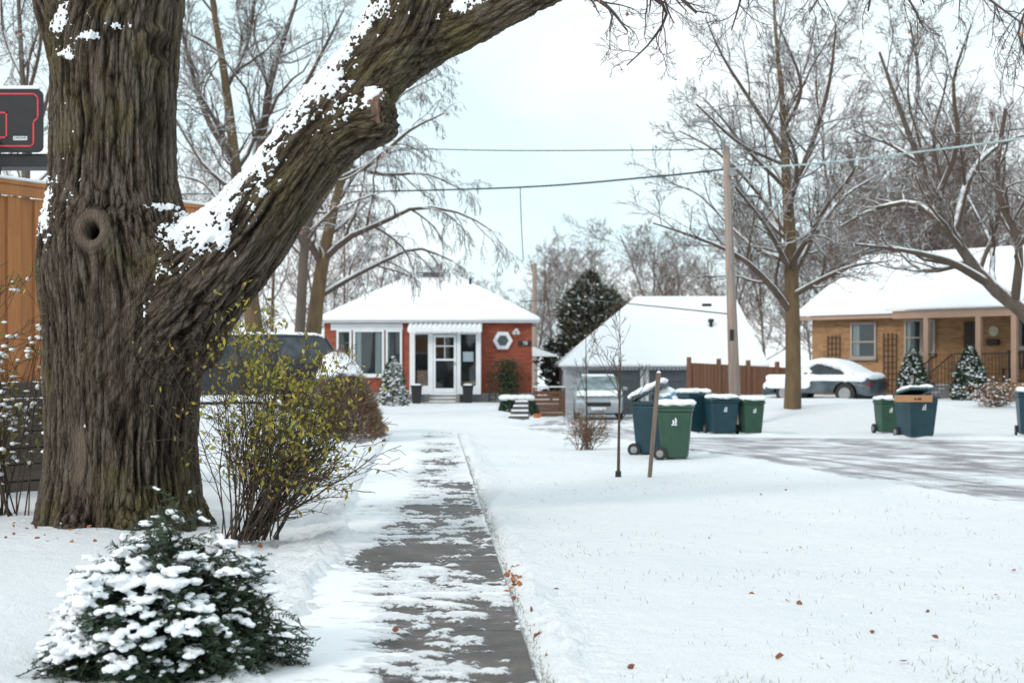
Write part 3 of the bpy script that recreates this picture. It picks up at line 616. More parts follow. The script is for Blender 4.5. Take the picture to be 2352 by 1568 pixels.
# ---------------------------------------------------------------- conifers
def conifer(name,label,loc,h,w,n,mat,size,snown,seed,lump=0.25,group=None,broad=False,sb=.55):
    r=np.random.default_rng(seed); T=thing(name,label,'evergreen',loc,0,group)
    MB().cyl((0,0,0),(0,0,h*0.6),w*0.04,w*0.015,8).make('trunk',BARKFAR,T)
    t=r.uniform(0,1,n)**0.85; a=r.uniform(0,6.283,n)
    if broad:
        prof=np.clip((1-t**2.3)**0.8*(0.85+0.15*np.minimum(t*5,1)),0.03,1)
        k=18; ca=r.uniform(0,6.28,k); ct=r.uniform(.05,.95,k); lm=.92+0*a
        for i in range(k): lm+=.46*np.exp(-((np.angle(np.exp(1j*(a-ca[i]))))/.38)**2-((t-ct[i])/.075)**2)*(1 if i%2 else -.9)
        lm+=.10*np.sin(a*6+t*19)*np.cos(t*31+a*2)+r.normal(0,.10,n)
    else:
        prof=np.clip((1-t)**0.75*(0.75+0.25*np.minimum(t*6,1)),0.02,1); lm=1+lump*np.sin(a*5+t*17)*np.cos(t*23+a*3)+r.normal(0,0.08,n)
    R=w*0.5*prof*lm*r.uniform(0.5,1.05,n)**0.5
    Pn=np.stack([R*np.cos(a),R*np.sin(a),0.02*h+t*h*0.96],-1)
    D=np.stack([np.cos(a),np.sin(a),r.normal(0.15,0.5,n)],-1)+r.normal(0,0.35,(n,3))
    if broad:
        kp=nzA(Pn*1.3+3)+.22*r.normal(0,1,n)>-.10; Pn=Pn[kp]; D=D[kp]+[0,0,.5]; n=len(Pn)
    obj('crown',leaves('crown',Pn,size,D,0.45),mat,T)
    if snown:
        ii=r.choice(n,snown,False); q=Pn[ii].copy(); q[:,:2]*=1.04; q[:,2]+=size*0.25
        rd=np.stack([r.uniform(.5,1.3,snown),r.uniform(.5,1.3,snown),r.uniform(.25,.5,snown)],-1)*size*sb
        obj('snow',blobs('snow',q,rd,0.2,1),SNOW,T,True)
    return T
conifer('cedar_tree','broad loose dark cedar lightly dusted with snow beside the garage',P(1360,870,64)*[1,1,0],5.8,4.8,18000,CEDAR,0.26,420,1,0.3,broad=True,sb=.3)
conifer('spruce_shrub','small cone-shaped evergreen loaded with snow by the house',(*P(903,925,52)[:2],g(-4.3,52)),1.85,1.15,2600,NEEDLE,0.12,800,2,0.2,group='snow-laden cone evergreens',sb=.6)
# ---------------------------------------------------------------- window helper
def window(parent,x0,x1,z0,z1,y=0,mull=(),bars=(),frame=WHITE,fw=0.07,curtain=None,sill=True):
    W=bpy.data.objects.new('window',None); link(W); W.parent=parent; W.location=(0,0,0)
    f=MB(); f.box(x0-fw,x1+fw,y-0.09,y-0.002,z1,z1+fw); f.box(x0-fw,x1+fw,y-0.09,y-0.002,z0-fw,z0); f.box(x0-fw,x0,y-0.09,y-0.002,z0,z1); f.box(x1,x1+fw,y-0.09,y-0.002,z0,z1)
    for k in mull: f.box(k-0.035,k+0.035,y-0.085,y-0.012,z0,z1)
    for k in bars: f.box(x0,x1,y-0.08,y-0.012,k-0.025,k+0.025)
    f.make('frame',frame,W)
    MB().box(x0,x1,y-0.010,y-0.003,z0,z1).make('interior',DARKIN,W)
    if curtain:
        c=MB()
        for a,b in curtain:
            n=max(4,int((b-a)/0.05))
            for i in range(n):
                u=a+(b-a)*i/n; v_=a+(b-a)*(i+1)/n; yy0=y-0.014-0.012*(i%2); yy1=y-0.014-0.012*((i+1)%2)
                c.add([(u,yy0,z0+.02),(v_,yy1,z0+.02),(v_,yy1,z1-.02),(u,yy0,z1-.02)],[(0,1,2,3)])
        c.make('curtain',CURT,W)
    MB().add([(x0,y-0.05,z0),(x1,y-0.05,z0),(x1,y-0.05,z1),(x0,y-0.05,z1)],[(0,1,2,3)]).make('pane',GLASS,W)
    if sill: MB().box(x0-fw-.04,x1+fw+.04,y-0.14,y-0.002,z0-fw-0.07,z0-fw).make('sill',frame if frame is WHITE else CONC,W)
    return W
def roofslab(parent,bot,top,thick,mat,name='roof'):
    m_=MB()
    m_.add(list(bot)+list(top)+[(x,y,z-thick) for x,y,z in bot],[(0,1,5,4),(1,2,6,5),(2,3,7,6),(3,0,4,7),(4,5,6,7),(0,8,9,1),(1,9,10,2),(2,10,11,3),(3,11,8,0),(8,11,10,9)])
    return m_.make(name,mat,parent)
# ---------------------------------------------------------------- RED BRICK HOUSE
k=F/57.0; z0=0.10
H=thing('brick_house','red brick bungalow with snowy hip roof, white windows and awning','house',((745-1176)/k,57,z0))
lx=lambda px:(px-745)/k
lz=lambda py:CH-z0+(HZ-py)/k
We=lx(1222); ez=lz(738)
MB().box(0,We,0,8.5,0.42,ez).make('wall',BRICKR,H)
MB().box(-0.03,We+0.03,-0.04,8.5,-0.5,0.42).make('foundation',CONC,H)
ov=0.32
rt=roofslab(H,[(-ov,-ov,ez+.16),(We+ov,-ov,ez+.16),(We+ov,8.8,ez+.16),(-ov,8.8,ez+.16)],[(lx(925),4.0,lz(616)),(lx(1040),4.0,lz(616)),(lx(1040),4.4,lz(616)),(lx(925),4.4,lz(616))],0.14,SNOW)
rt.modifiers.new('b','BEVEL').width=0.09; rt.modifiers['b'].segments=3
MB().box(-ov+.02,We+ov-.02,-ov+.02,-ov+.14,ez-.06,ez+.015).box(-ov+.02,We+ov-.02,-ov+.14,-0.003,ez+.0,ez+.012).make('gutter',gmat('gutter_paint',(0.5,0.52,0.54),(0.4,0.42,0.45)),H,label='pale eaves trough under snowy roof')
MB().box(lx(760),lx(925),-0.045,-0.003,lz(758),lz(743)).make('frieze_board',WHITE,H)
cx=lx(977); zc=lz(612); MB().frus((cx-.35,cx+.35,3.7,4.5),zc-.3,(cx-.33,cx+.33,3.72,4.48),zc+.02).make('roof_vent',gmat('louvre',(0.12,0.12,0.13),(0.2,0.2,0.2),9),rt)
MB().frus((cx-.68,cx+.68,3.5,4.9),zc+.02,(cx-.03,cx+.03,4.1,4.2),zc+.44).make('roof_vent_cap',gmat('weathered_metal',(0.2,0.2,0.21),(0.7,0.72,0.74),2.5,0.7,0.1),rt)
MB().cyl((lx(1075),3,lz(665)),(lx(1075),3,lz(628)),.05).make('vent_pipe',BLACK,rt)
window(H,lx(778),lx(803),lz(858),lz(762),fw=0.08)
window(H,lx(816),lx(878),lz(858),lz(762),curtain=[(lx(816),lx(830)),(lx(862),lx(878))],fw=0.08)
window(H,lx(891),lx(919),lz(858),lz(762),curtain=[(lx(891),lx(896))],fw=0.08)
x0,x1=lx(943),lx(1105); yb=-0.55; zt=lz(768); zb=lz(900)
po=MB()
for a,b_ in ((943,955),(985,996),(1050,1059),(1094,1105)): po.box(lx(a),lx(b_),yb,yb+.1,zb,zt)
po.box(x0,x1,yb+.002,yb+.098,zt,zt+.14); po.box(lx(955),lx(985),yb+.01,yb+.09,zb,lz(885)); po.box(lx(1059),lx(1094),yb+.01,yb+.09,zb,lz(885))
po.box(x0,x0+.1,yb+.1,-.003,zb,zt+.14); po.box(x1-.1,x1,yb+.1,-.003,zb,zt+.14); po.box(x0,x1,yb,-.003,zb-.08,zb)
po.make('porch_frame',WHITE,H)
MB().box(x0+.1,x1-.1,-.012,-.004,zb,zt).make('porch_interior',DARKIN,H)
for a,b_ in ((955,985),(1059,1094)): MB().add([(lx(a),yb+.05,lz(885)),(lx(b_),yb+.05,lz(885)),(lx(b_),yb+.05,zt),(lx(a),yb+.05,zt)],[(0,1,2,3)]).make('porch_pane',GLASS,H)
MB().box(lx(1064),lx(1088),yb+.12,yb+.14,lz(830),lz(808)).make('notice_sheet',WHITE,H)
MB().box(lx(958),lx(984),yb+.1,-.1,zb,lz(850)).make('porch_chair',gmat('wicker',(0.35,0.2,0.14),(0.2,0.12,0.09),14,0.8,0.3),H,0.05)
MB().box(lx(1062),lx(1092),yb+.15,-.1,lz(882),lz(876)).box(lx(1064),lx(1067),yb+.2,-.2,zb,lz(882)).box(lx(1087),lx(1090),yb+.2,-.2,zb,lz(882)).make('porch_table',gmat('wood_table',(0.4,0.25,0.12)),H)
dr=bpy.data.objects.new('door',None); link(dr); dr.parent=H
a,b_=lx(997),lx(1049); f=MB(); y0=yb-.03; y1=yb+.04; t=.09
f.box(a,a+t,y0,y1,zb,zt-.03); f.box(b_-t,b_,y0,y1,zb,zt-.03); f.box(a+t,b_-t,y0,y1,zb,zb+.16); f.box(a+t,b_-t,y0,y1,zt-.12,zt-.03); f.box(a+t,b_-t,y0+.01,y1-.01,lz(828),lz(824))
f.box((a+b_)/2-.012,(a+b_)/2+.012,y0+.02,y1-.02,lz(824),zt-.12); f.box(a+t,b_-t,y0+.02,y1-.02,lz(796),lz(794))
f.make('frame',WHITE,dr)
MB().add([(a+t,yb,zb+.16),(b_-t,yb,zb+.16),(b_-t,yb,zt-.12),(a+t,yb,zt-.12)],[(0,1,2,3)]).make('pane',GLASS,dr)
MB().box(b_-.07,b_-.03,y0-.04,y0,lz(838),lz(832)).make('handle',GREYM,dr)
AWM=gmat('awning_metal',(0.80,0.82,0.84),(0.7,0.73,0.76),3,0.5,0)
aw=MB(); n=15; xw=(x1-x0+.10)/n
for i in range(n):
    u0=x0-.05+xw*i
    prof=[(u0+xw*t_, .055*math.sin(math.pi*t_)) for t_ in np.linspace(0,1,6)]
    for (ua,ha),(ub,hb_) in zip(prof[:-1],prof[1:]):
        dr0=-.06*math.sin(math.pi*(ua-u0)/xw); dr1=-.06*math.sin(math.pi*(ub-u0)/xw)
        aw.add([(ua,-.02,lz(742)+ha),(ub,-.02,lz(742)+hb_),(ub,-1.05,lz(756)+hb_),(ua,-1.05,lz(756)+ha),(ub,-1.07,lz(762)+dr1),(ua,-1.07,lz(762)+dr0)],[(0,1,2,3),(3,2,4,5)])
aw.make('awning',AWM,H,label='white ribbed metal awning with scalloped edge')
ow=bpy.data.objects.new('window',None); link(ow); ow.parent=H; ow['label']='white hexagonal accent window'
cx,cz=lx(1155),lz(782); ro,ri=.40,.235; vs=[];fs=[]
for i in range(6):
    an=i*math.pi/3
    for r_,y_ in ((ro,-.09),(ri,-.09),(ro,-.003),(ri,-.003)): vs.append((cx+r_*math.cos(an),y_,cz+r_*math.sin(an)))
for i in range(6):
    j=(i+1)%6; fs+=[(4*i,4*j,4*j+1,4*i+1),(4*i,4*i+2,4*j+2,4*j),(4*i+1,4*j+1,4*j+3,4*i+3)]
MB().add(vs,fs).make('frame',WHITE,ow)
MB().add([(cx+ri*math.cos(i*math.pi/3),-.012,cz+ri*math.sin(i*math.pi/3)) for i in range(6)],[tuple(range(6))]).make('interior',DARKIN,ow)
MB().add([(cx+ri*math.cos(i*math.pi/3),-.04,cz+ri*math.sin(i*math.pi/3)) for i in range(6)],[tuple(range(6))]).make('pane',GLASS,ow)
MB().box(lx(1190),lx(1221),-.04,-.004,lz(794),lz(783)).make('number_plate',BLACK,H)
textmesh('78',0.2,'house_number',WHITE,H,(lx(1206),-.05,lz(788.5)),(math.pi/2,0,0))
lm_=bpy.data.objects.new('wall_lamp',None); link(lm_); lm_.parent=H
MB().box(lx(1182),lx(1190),-.1,-.004,lz(760),lz(755)).cyl((lx(1181),-.15,lz(762)),(lx(1181),-.22,lz(765)),.06,.08).cyl((lx(1190),-.15,lz(762)),(lx(1190),-.22,lz(765)),.06,.08).make('lamp_head',WHITE,lm_)
MB().frus((We+.003,We+1.1,-.2,2.5),lz(818),(We+.003,We+.1,-.2,2.5),lz(797)).make('side_canopy',WHITE,H,label='small snow-topped side door canopy')
s_=MB()
for i in range(4): s_.box(lx(978)+.0,lx(1058),-.55-.30*(i+1),-.55-.30*i-.002,-.15,zb-.1-.13*i)
s_.make('steps',CONC,H,.02); s2=MB()
for i in range(4): s2.box(lx(990)+.0,lx(1050),-.55-.30*(i+1)+.03,-.55-.30*i-.02,zb-.1-.13*i+.003,zb-.06-.13*i)
s2.make('step_snow',SNOW,H,.02)
for px in (962,1077):
    T=thing('planter','tall black square planter dusted with snow by the steps','planter',((px-1176)/k,55.6,g(-3,55.6)),0,'planters beside the house steps')
    MB().frus((-.15,.15,-.15,.15),0,(-.21,.21,-.21,.21),.68).make('body',BLACK,T,.02); MB().box(-.23,.23,-.23,.23,.68,.74).make('rim',BLACK,T,.01); MB().frus((-.2,.2,-.2,.2),.742,(-.12,.12,-.12,.12),.80).make('snow',SNOW,T,.03)
T=thing('garden_trellis','dark garden trellis arch with climbing evergreen plant','trellis',((1160-1176)/k,56.3,g(-.5,56.3)))
tr=MB()
for sx in (-.62,-.36): tr.box(sx-.02,sx+.02,-.02,.02,0,1.25)
for i in range(6): tr.box(-.6,-.38,-.015,.015,.15+.2*i,.18+.2*i)
arc=[(.5*math.cos(t_),0,1.25+.45*math.sin(t_)) for t_ in np.linspace(math.pi,0,10)]; tr.tube(arc,.02,6).box(.48,.52,-.02,.02,0,1.25); tr.make('frame',BLACK,T)
pp=RNG.normal(0,1,(2200,3))*[.26,.12,.5]+[.08,0,1.0]; pp=pp[(pp[:,2]>0.05)&(pp[:,2]<1.75)]
obj('foliage',leaves('foliage',pp,.1),NEEDLE,T)
# ---------------------------------------------------------------- GARAGE
kg=F/54.; zg=-.30
Ga=thing('garage','low double garage with broad snow-covered hip roof and grey doors','garage',((1300-1176)/kg,54,zg))
gx=lambda px:(px-1300)/kg
gz=lambda py:CH-zg+(HZ-py)/kg
Wg=gx(1752)
SID=planks('white_siding',(0.6,0.62,0.65),(0.5,0.52,0.55),.12,'v')
MB().box(0,Wg,0,8,-.3,gz(841)).make('wall',SID,Ga)
d1=F/58.
gr_=roofslab(Ga,[(-.2,-.35,gz(836)),(Wg+.2,-.35,gz(836)),(Wg+.2,8.3,gz(836)),(-.2,8.3,gz(836))],[((1462-1176)/d1-2.05,4.0,CH-zg+160/d1),((1688-1176)/d1-2.05,4.0,CH-zg+160/d1),((1688-1176)/d1-2.05,4.3,CH-zg+160/d1),((1462-1176)/d1-2.05,4.3,CH-zg+160/d1)],.10,SNOW)
gr_.modifiers.new('b','BEVEL').width=0.07; gr_.modifiers['b'].segments=3
cor=MB()
for i in range(56): cor.box(-.18+i*(Wg+.36)/56,-.18+(i+.55)*(Wg+.36)/56,-.335,-.30,gz(849),gz(836)-.102)
cor.box(-.18,Wg+.18,-.29,-.002,gz(836)-.13,gz(836)-.104); cor.make('eave_trim',gmat('grey_trim',(0.35,0.37,0.4),(0.25,0.27,0.3)),Ga)
DG=gmat('grey_garage_door',(0.10,0.12,0.14),(0.07,0.085,0.10),3,0.5,0.1)
for a_,b2 in ((1352,1470),(1492,1582)):
    dd=MB()
    for i in range(4): dd.box(gx(a_),gx(b2),-.05,-.003,.02+i*.43,.43+i*.43)
    dd.make('garage_door',DG,Ga,.015)
tri=MB()
for a_ in (1346,1473,1486,1585): tri.box(gx(a_)-.04,gx(a_)+.05,-.08,-.003,0,gz(846))
tri.make('door_trim',WHITE,Ga)
MB().cyl((gx(1650),2,gz(755)),(gx(1650),2,gz(732)),.07,.07).cyl((gx(1650),2,gz(736)),(gx(1650),2,gz(728)),.13,.10).make('roof_vent',BLACK,gr_)
MB().box(gx(1640),gx(1662),3.3,3.6,gz(700),gz(688)).make('roof_box',BLACK,gr_)
# ---------------------------------------------------------------- BUNGALOW
A=np.array([10.97,52.0]); u=np.array([5.6,-6.0]); u/=np.linalg.norm(u); zb0=.45
Bn=thing('brick_bungalow','tan brick bungalow with snowy gable roof and covered front porch','house',(A[0],A[1],zb0),math.atan2(u[1],u[0]))
def bs(px,yo=0):
    vx,vy=-u[1],u[0]; ax_,ay_=A[0]+vx*yo,A[1]+vy*yo; kk=(px-1176)/F; return (kk*ay_-ax_)/(u[0]-kk*u[1])
def bz(px,py,yo=0):
    s=bs(px,yo); d=A[1]+u[1]*s+u[0]*yo; return CH-zb0+(HZ-py)/F*d
ezb=3.0; Lb=13.0
MB().box(0,Lb,0,7.6,-.6,ezb).make('wall',BRICKT,Bn)
MB().add([(0,0,ezb),(0,7.6,ezb),(0,3.8,5.0),(.2,0,ezb),(.2,7.6,ezb),(.2,3.8,5.0)],[(0,1,2),(3,5,4),(0,2,5,3),(1,4,5,2)]).make('gable_wall',BRICKT,Bn)
rf=MB(); x_0,x_1=-.3,Lb+.3; pr=[(-.5,ezb-.08),(3.8,5.15),(8.1,ezb-.08),(8.1,ezb+.16),(3.8,5.42),(-.5,ezb+.16)]
vs=[(x_0,y_,z_) for y_,z_ in pr]+[(x_1,y_,z_) for y_,z_ in pr]
rf.add(vs,[(0,1,4,5),(1,2,3,4),(6,11,10,7),(7,10,9,8),(5,4,10,11),(4,3,9,10),(0,6,7,1),(1,7,8,2),(0,5,11,6),(2,8,9,3)])
brf=rf.make('roof',SNOW,Bn,.07,seg=3)
PB=gmat('beige_paint',(0.42,0.27,0.19),(0.33,0.22,0.16),2,0.6,0.05)
MB().box(-.28,Lb,-.50,-.46,ezb-.20,ezb-.085).box(-.28,Lb,-.46,-.003,ezb-.12,ezb-.09).make('eaves_trough',PB,Bn)
TP=gmat('taupe_frame',(0.42,0.34,0.28),(0.34,0.28,0.24))
window(Bn,bs(1960),bs(2011),bz(1985,818),bz(1985,745),bars=(bz(1985,785),),curtain=[(bs(1960),bs(1975))],frame=TP)
window(Bn,bs(2084),bs(2116),bz(2110,808),bz(2110,738),bars=(bz(2110,775),),curtain=[(bs(2084),bs(2092))],frame=TP)
window(Bn,bs(2122),bs(2146),bz(2130,808),bz(2130,738),frame=TP)
window(Bn,bs(2344),bs(2410),bz(2350,795),bz(2350,735),frame=TP)
ps,pe=bs(2110),Lb-.5; pz=.62
MB().box(ps,pe,-1.6,-.003,-.6,pz).make('porch_floor',BRICKT,Bn)
pb=MB().box(ps,pe,-1.65,-1.50,2.72,2.98).box(ps,ps+.12,-1.5,-.003,2.74,2.96)
for px in (2128,2248,2330): pb.box(bs(px,-1.6)-.09,bs(px,-1.6)+.09,-1.66,-1.49,pz,2.72)
pb.make('porch_frame',PB,Bn,.01)
MB().add([(ps-.2,-1.85,3.0),(pe+.2,-1.85,3.0),(pe+.2,-.1,3.5),(ps-.2,-.1,3.5),(ps-.2,-1.85,3.14),(pe+.2,-1.85,3.14),(pe+.2,-.1,3.64),(ps-.2,-.1,3.64)],[(0,3,2,1),(4,5,6,7),(0,1,5,4),(1,2,6,5),(2,3,7,6),(3,0,4,7)]).make('porch_roof',SNOW,Bn,.05)
MB().box(bs(2216),bs(2244),-.06,-.003,pz,pz+2.0).make('door',gmat('dark_door',(0.05,0.03,0.02),(0.03,0.02,0.015)),Bn)
cx_,cz_=bs(2284),bz(2284,760); MB().cyl((cx_,-.06,cz_),(cx_,-.004,cz_),.17,.17,24).make('wall_plaque',gmat('cream_plaque',(0.6,0.55,0.45),(0.4,0.36,0.3),12),Bn)
MB().box(cx_-.22,cx_+.2,-.15,-.004,bz(2284,792),bz(2284,779)).make('mailbox',BLACK,Bn,.02)
rl=MB(); xa,xb=bs(2190,-1.6)+.0,bs(2330,-1.6)+2
for i in range(int((xb-xa)/.12)): rl.cyl((xa+i*.12,-1.55,pz+.05),(xa+i*.12,-1.55,pz+.9),.010,.010,5)
rl.box(xa,xb,-1.57,-1.53,pz+.9,pz+.94).box(xa,xb,-1.565,-1.535,pz+.06,pz+.09)
xc,xd=bs(2122,-1.6),bs(2150,-1.6)
for i in range(int((xd-xc)/.12)): rl.cyl((xc+i*.12,-1.55,pz+.05),(xc+i*.12,-1.55,pz+.9),.010,.010,5)
rl.box(xc,xd,-1.57,-1.53,pz+.9,pz+.94)
for sx in (xd,xa-.05): rl.tube([(sx,-1.6,pz+.9),(sx,-2.9,.95)],.02,6); [rl.cyl((sx,-1.6-.22*i,pz-.10*i),(sx,-1.6-.22*i,pz+.88-.10*i),.010,.010,5) for i in range(7)]
rl.make('railing',BLACK,Bn,label='black iron porch and stair railing')
s_=MB(); s2=MB()
for i in range(5):
    s_.box(xd+.06,xa-.1,-1.6-.27*(i+1),-1.6-.27*i-.002,-.4,pz-.12*(i+1)+.02); s2.box(xd+.1,xa-.14,-1.6-.27*(i+1)+.05,-1.6-.27*i-.01,pz-.12*(i+1)+.023,pz-.12*(i+1)+.05)
s_.make('steps',CONC,Bn,.01); s2.make('step_snow',SNOW,Bn,.01)
LT=gmat('brown_lattice',(0.10,0.05,0.035),(0.06,0.035,0.025))
def lattice(px,pyt,pyb,wd):
    l=MB(); s=bs(px); z1=bz(px,pyt); z2=bz(px,pyb)
    for i in range(4): l.box(s-wd/2+wd*i/3-.016,s-wd/2+wd*i/3+.016,-.07,-.045,z2,z1)
    n=int((z1-z2)/.2)
    for i in range(n): l.box(s-wd/2,s+wd/2,-.045,-.025,z2+.1+i*.2,z2+.13+i*.2)
    return l
lattice(1917,770,872,.5).make('trellis',LT,Bn); lattice(2046,765,905,.5).make('trellis',LT,Bn)
def on_porch(s,yo): return (A[0]+u[0]*s-u[1]*yo,A[1]+u[1]*s+u[0]*yo)
bx,by=on_porch(bs(2345,-1.0),-1.0)
T=thing('garden_bench','dark slatted bench standing on the brick porch','bench',(bx,by,zb0+pz+.001),math.atan2(u[1],u[0]))
q=MB(); [q.box(-.6,.6,-.2+i*.1,-.13+i*.1,.42,.45) for i in range(5)]; q.make('seat',BLACK,T)
q=MB(); [q.box(-.57+i*.12,-.51+i*.12,.26,.29,.45,.95) for i in range(10)]; q.box(-.6,.6,.25,.30,.95,1.02).make('backrest',BLACK,T)
for sx,sy in ((-.55,-.18),(.5,-.18),(-.55,.24),(.5,.24)): MB().box(sx,sx+.06,sy,sy+.06,0,.418).make('leg',BLACK,T)
sx,sy=(2228-1176)/F*43.5,43.5
conifer('spruce_shrub','cone-shaped evergreen covered in snow beside porch steps',(sx,sy,g(sx,sy)),1.66,1.2,3400,NEEDLE,0.12,520,22,0.15,'snow-laden cone evergreens',sb=.6)
sx,sy=(2097-1176)/F*46,46
conifer('spruce_shrub','rounded evergreen covered in snow beside the porch',(sx,sy,g(sx,sy)),1.6,1.15,3000,NEEDLE,0.12,440,23,0.15,'snow-laden cone evergreens',sb=.6)
# ---------------------------------------------------------------- fences
CEDW=planks('cedar_planks',(0.54,0.235,0.085),(0.40,0.15,0.05),.19)
BRW=planks('brown_planks',(0.22,0.105,0.06),(0.14,0.065,0.04),.14)
TIM=planks('grey_timber',(0.11,0.08,0.06),(0.055,0.042,0.034),.19,'v')
p0=np.array([-7.2,14.0]); p1=np.array([-4.15,18.9]); dv=p1-p0; Lf=np.linalg.norm(dv); rot=math.atan2(dv[1],dv[0])
T=thing('cedar_fence','tall orange cedar board fence with snow on its cap','fence',(*p0,1.42),rot)
Lc=Lf-.75
q=MB(); i=0; x=0
while x<Lc-.02: q.box(x+.006,min(x+.19,Lc)-.006,-.012 if i%2 else -.042,.012,0,2.12); x+=.19; i+=1
q.make('boards',CEDW,T,.004)
q=MB()
for i in range(4): q.box(i*Lc/3-.06,i*Lc/3+.06,-.07,.07,-.1,2.25)
q.make('posts',CEDW,T,.006)
MB().box(-.1,Lf+.1,-.09,.09,2.255,2.30).box(-.05,Lf+.05,-.075,-.045,2.13,2.25).make('cap_rail',CEDW,T,.004); MB().box(-.1,Lf+.1,-.085,.085,2.302,2.345).make('snow',SNOW,T,.02)
T=thing('retaining_wall','dark stacked timber retaining wall below the cedar fence','retaining wall',(*p0,0),rot)
q=MB()
for i in range(8): q.box(-.2,Lc-.4,-.10+.012*(i%2),.15,-.1+.19*i,.08+.19*i)
q.make('timbers',TIM,T,.01)
p0=np.array([(1582-1176)/F*50,50.]); p1=np.array([(1850-1176)/F*51.5,51.5]); dv=p1-p0; Lf=np.linalg.norm(dv)
T=thing('board_fence','dark brown wooden board fence with square posts and snow','fence',(*p0,.35),math.atan2(dv[1],dv[0]))
q=MB(); x=0; i=0
while x<Lf: q.box(x+.005,x+.13,-.03 if i%2 else -.018,.012,0,1.36-.045*x); x+=.14; i+=1
q.make('boards',BRW,T); q=MB(); pc=MB()
for i in range(5): q.box(i*Lf/4-.06,i*Lf/4+.06,-.09,.06,0,1.55-.045*i*Lf/4); pc.box(i*Lf/4-.07,i*Lf/4+.07,-.1,.07,1.552-.045*i*Lf/4,1.60-.045*i*Lf/4)
q.make('posts',BRW,T,.01); pc.make('snow',SNOW,T,.02)
T=thing('wooden_gate','short brown slatted wooden gate beside the driveway','gate',((1228-1176)/F*52,52,g(1.0,52)),0)
q=MB(); [q.box(0,1.05,-.02,.02,.02+.16*i,.15+.16*i) for i in range(6)]; q.box(-.06,0,-.05,.05,0,1.08).box(1.05,1.12,-.05,.05,0,1.08); q.make('slats',BRW,T); MB().box(-.06,1.12,-.05,.05,1.081,1.13).make('snow',SNOW,T,.02)
# ---------------------------------------------------------------- basketball hoop
d=21.; kk=F/d
T=thing('basketball_hoop','black basketball backboard with red outline and snowy top edge','basketball hoop',(*P(-20,0,d)[:2],.75))
bx=lambda px:(px+20)/kk
bzz=lambda py:CH-.75+(HZ-py)/kk
def rrect(x0,x1,z0,z1,r,n=5):
    o=[]
    for cx,cz,a0 in ((x1-r,z1-r,0),(x0+r,z1-r,90),(x0+r,z0+r,180),(x1-r,z0+r,270)):
        for i in range(n+1): a=math.radians(a0+90*i/n); o.append((cx+r*math.cos(a),cz+r*math.sin(a)))
    return o
MB().prism(rrect(bx(-110),bx(99),bzz(350),bzz(206),.09),-.03,.03).make('backboard',BLACK,T,.005)
def outline(o,w_,y,nm,mat):
    m_=MB(); n=len(o)
    for i in range(n):
        a=np.array(o[i]); b=np.array(o[(i+1)%n]); d_=unit(b-a); nn_=np.array([-d_[1],d_[0]])*w_
        m_.add([(a[0],y,a[1]),(b[0],y,b[1]),(b[0]+nn_[0],y,b[1]+nn_[1]),(a[0]+nn_[0],y,a[1]+nn_[1])],[(0,1,2,3)])
    m_.make(nm,mat,T)
RED=gmat('red_paint',(0.72,0.05,0.07),(0.6,0.04,0.06),4,0.4,0)
TAILR=gmat('tail_lens',(0.25,0.012,0.015),(0.12,0.01,0.012),4,0.2,0)
lo_=[(bx(-95),bzz(215)),(bx(80),bzz(215)),(bx(90),bzz(224)),(bx(90),bzz(272)),(bx(80),bzz(282)),(bx(80),bzz(330)),(bx(74),bzz(338)),(bx(-95),bzz(338))]
outline(lo_,-.022,-.034,'border_line',RED); outline([(bx(-60),bzz(258)),(bx(18),bzz(258)),(bx(18),bzz(318)),(bx(-60),bzz(318))],-.022,-.034,'target_square',RED)
MB().box(bx(32),bx(64),-.036,-.031,bzz(323),bzz(314)).make('maker_plate',WHITE,T)
textmesh('LIFETIME',0.047,'maker_lettering',BLACK,T,(bx(48),-.038,bzz(318.5)),(math.pi/2,0,0),.001)
MB().prism(rrect(bx(-100),bx(92),bzz(206)+.002,bzz(198),.02),-.05,.05).make('snow',SNOW,T,.01)
rm=MB(); rm.tube([(bx(-20)+.23*math.cos(t_),-.30+.23*math.sin(t_)-.05,bzz(326)) for t_ in np.linspace(0,2*math.pi,20)],.012,6); rm.box(bx(-35),bx(-5),-.12,-.03,bzz(332),bzz(318)); rm.make('rim',RED,T)
nn_=MB()
for i in range(10):
    a0=2*math.pi*i/10
    for sgn in (1,-1): nn_.tube([(bx(-20)+.23*math.cos(a0),-.35+.23*math.sin(a0),bzz(326)),(bx(-20)+.15*math.cos(a0+sgn*.5),-.35+.15*math.sin(a0+sgn*.5),bzz(326)-.25),(bx(-20)+.12*math.cos(a0),-.35+.12*math.sin(a0),bzz(326)-.4)],.005,4)
nn_.make('net',WHITE,T)
MB().box(bx(-30),bx(-6),.03,.16,-.75,bzz(300)).tube([(bx(-18),.1,bzz(360)),(bx(60),.2,bzz(372)),(bx(112),.3,bzz(352))],.05,8).box(bx(-60),bx(112),.04,.5,bzz(382),bzz(352)).make('pole',BLACK,T,.01)
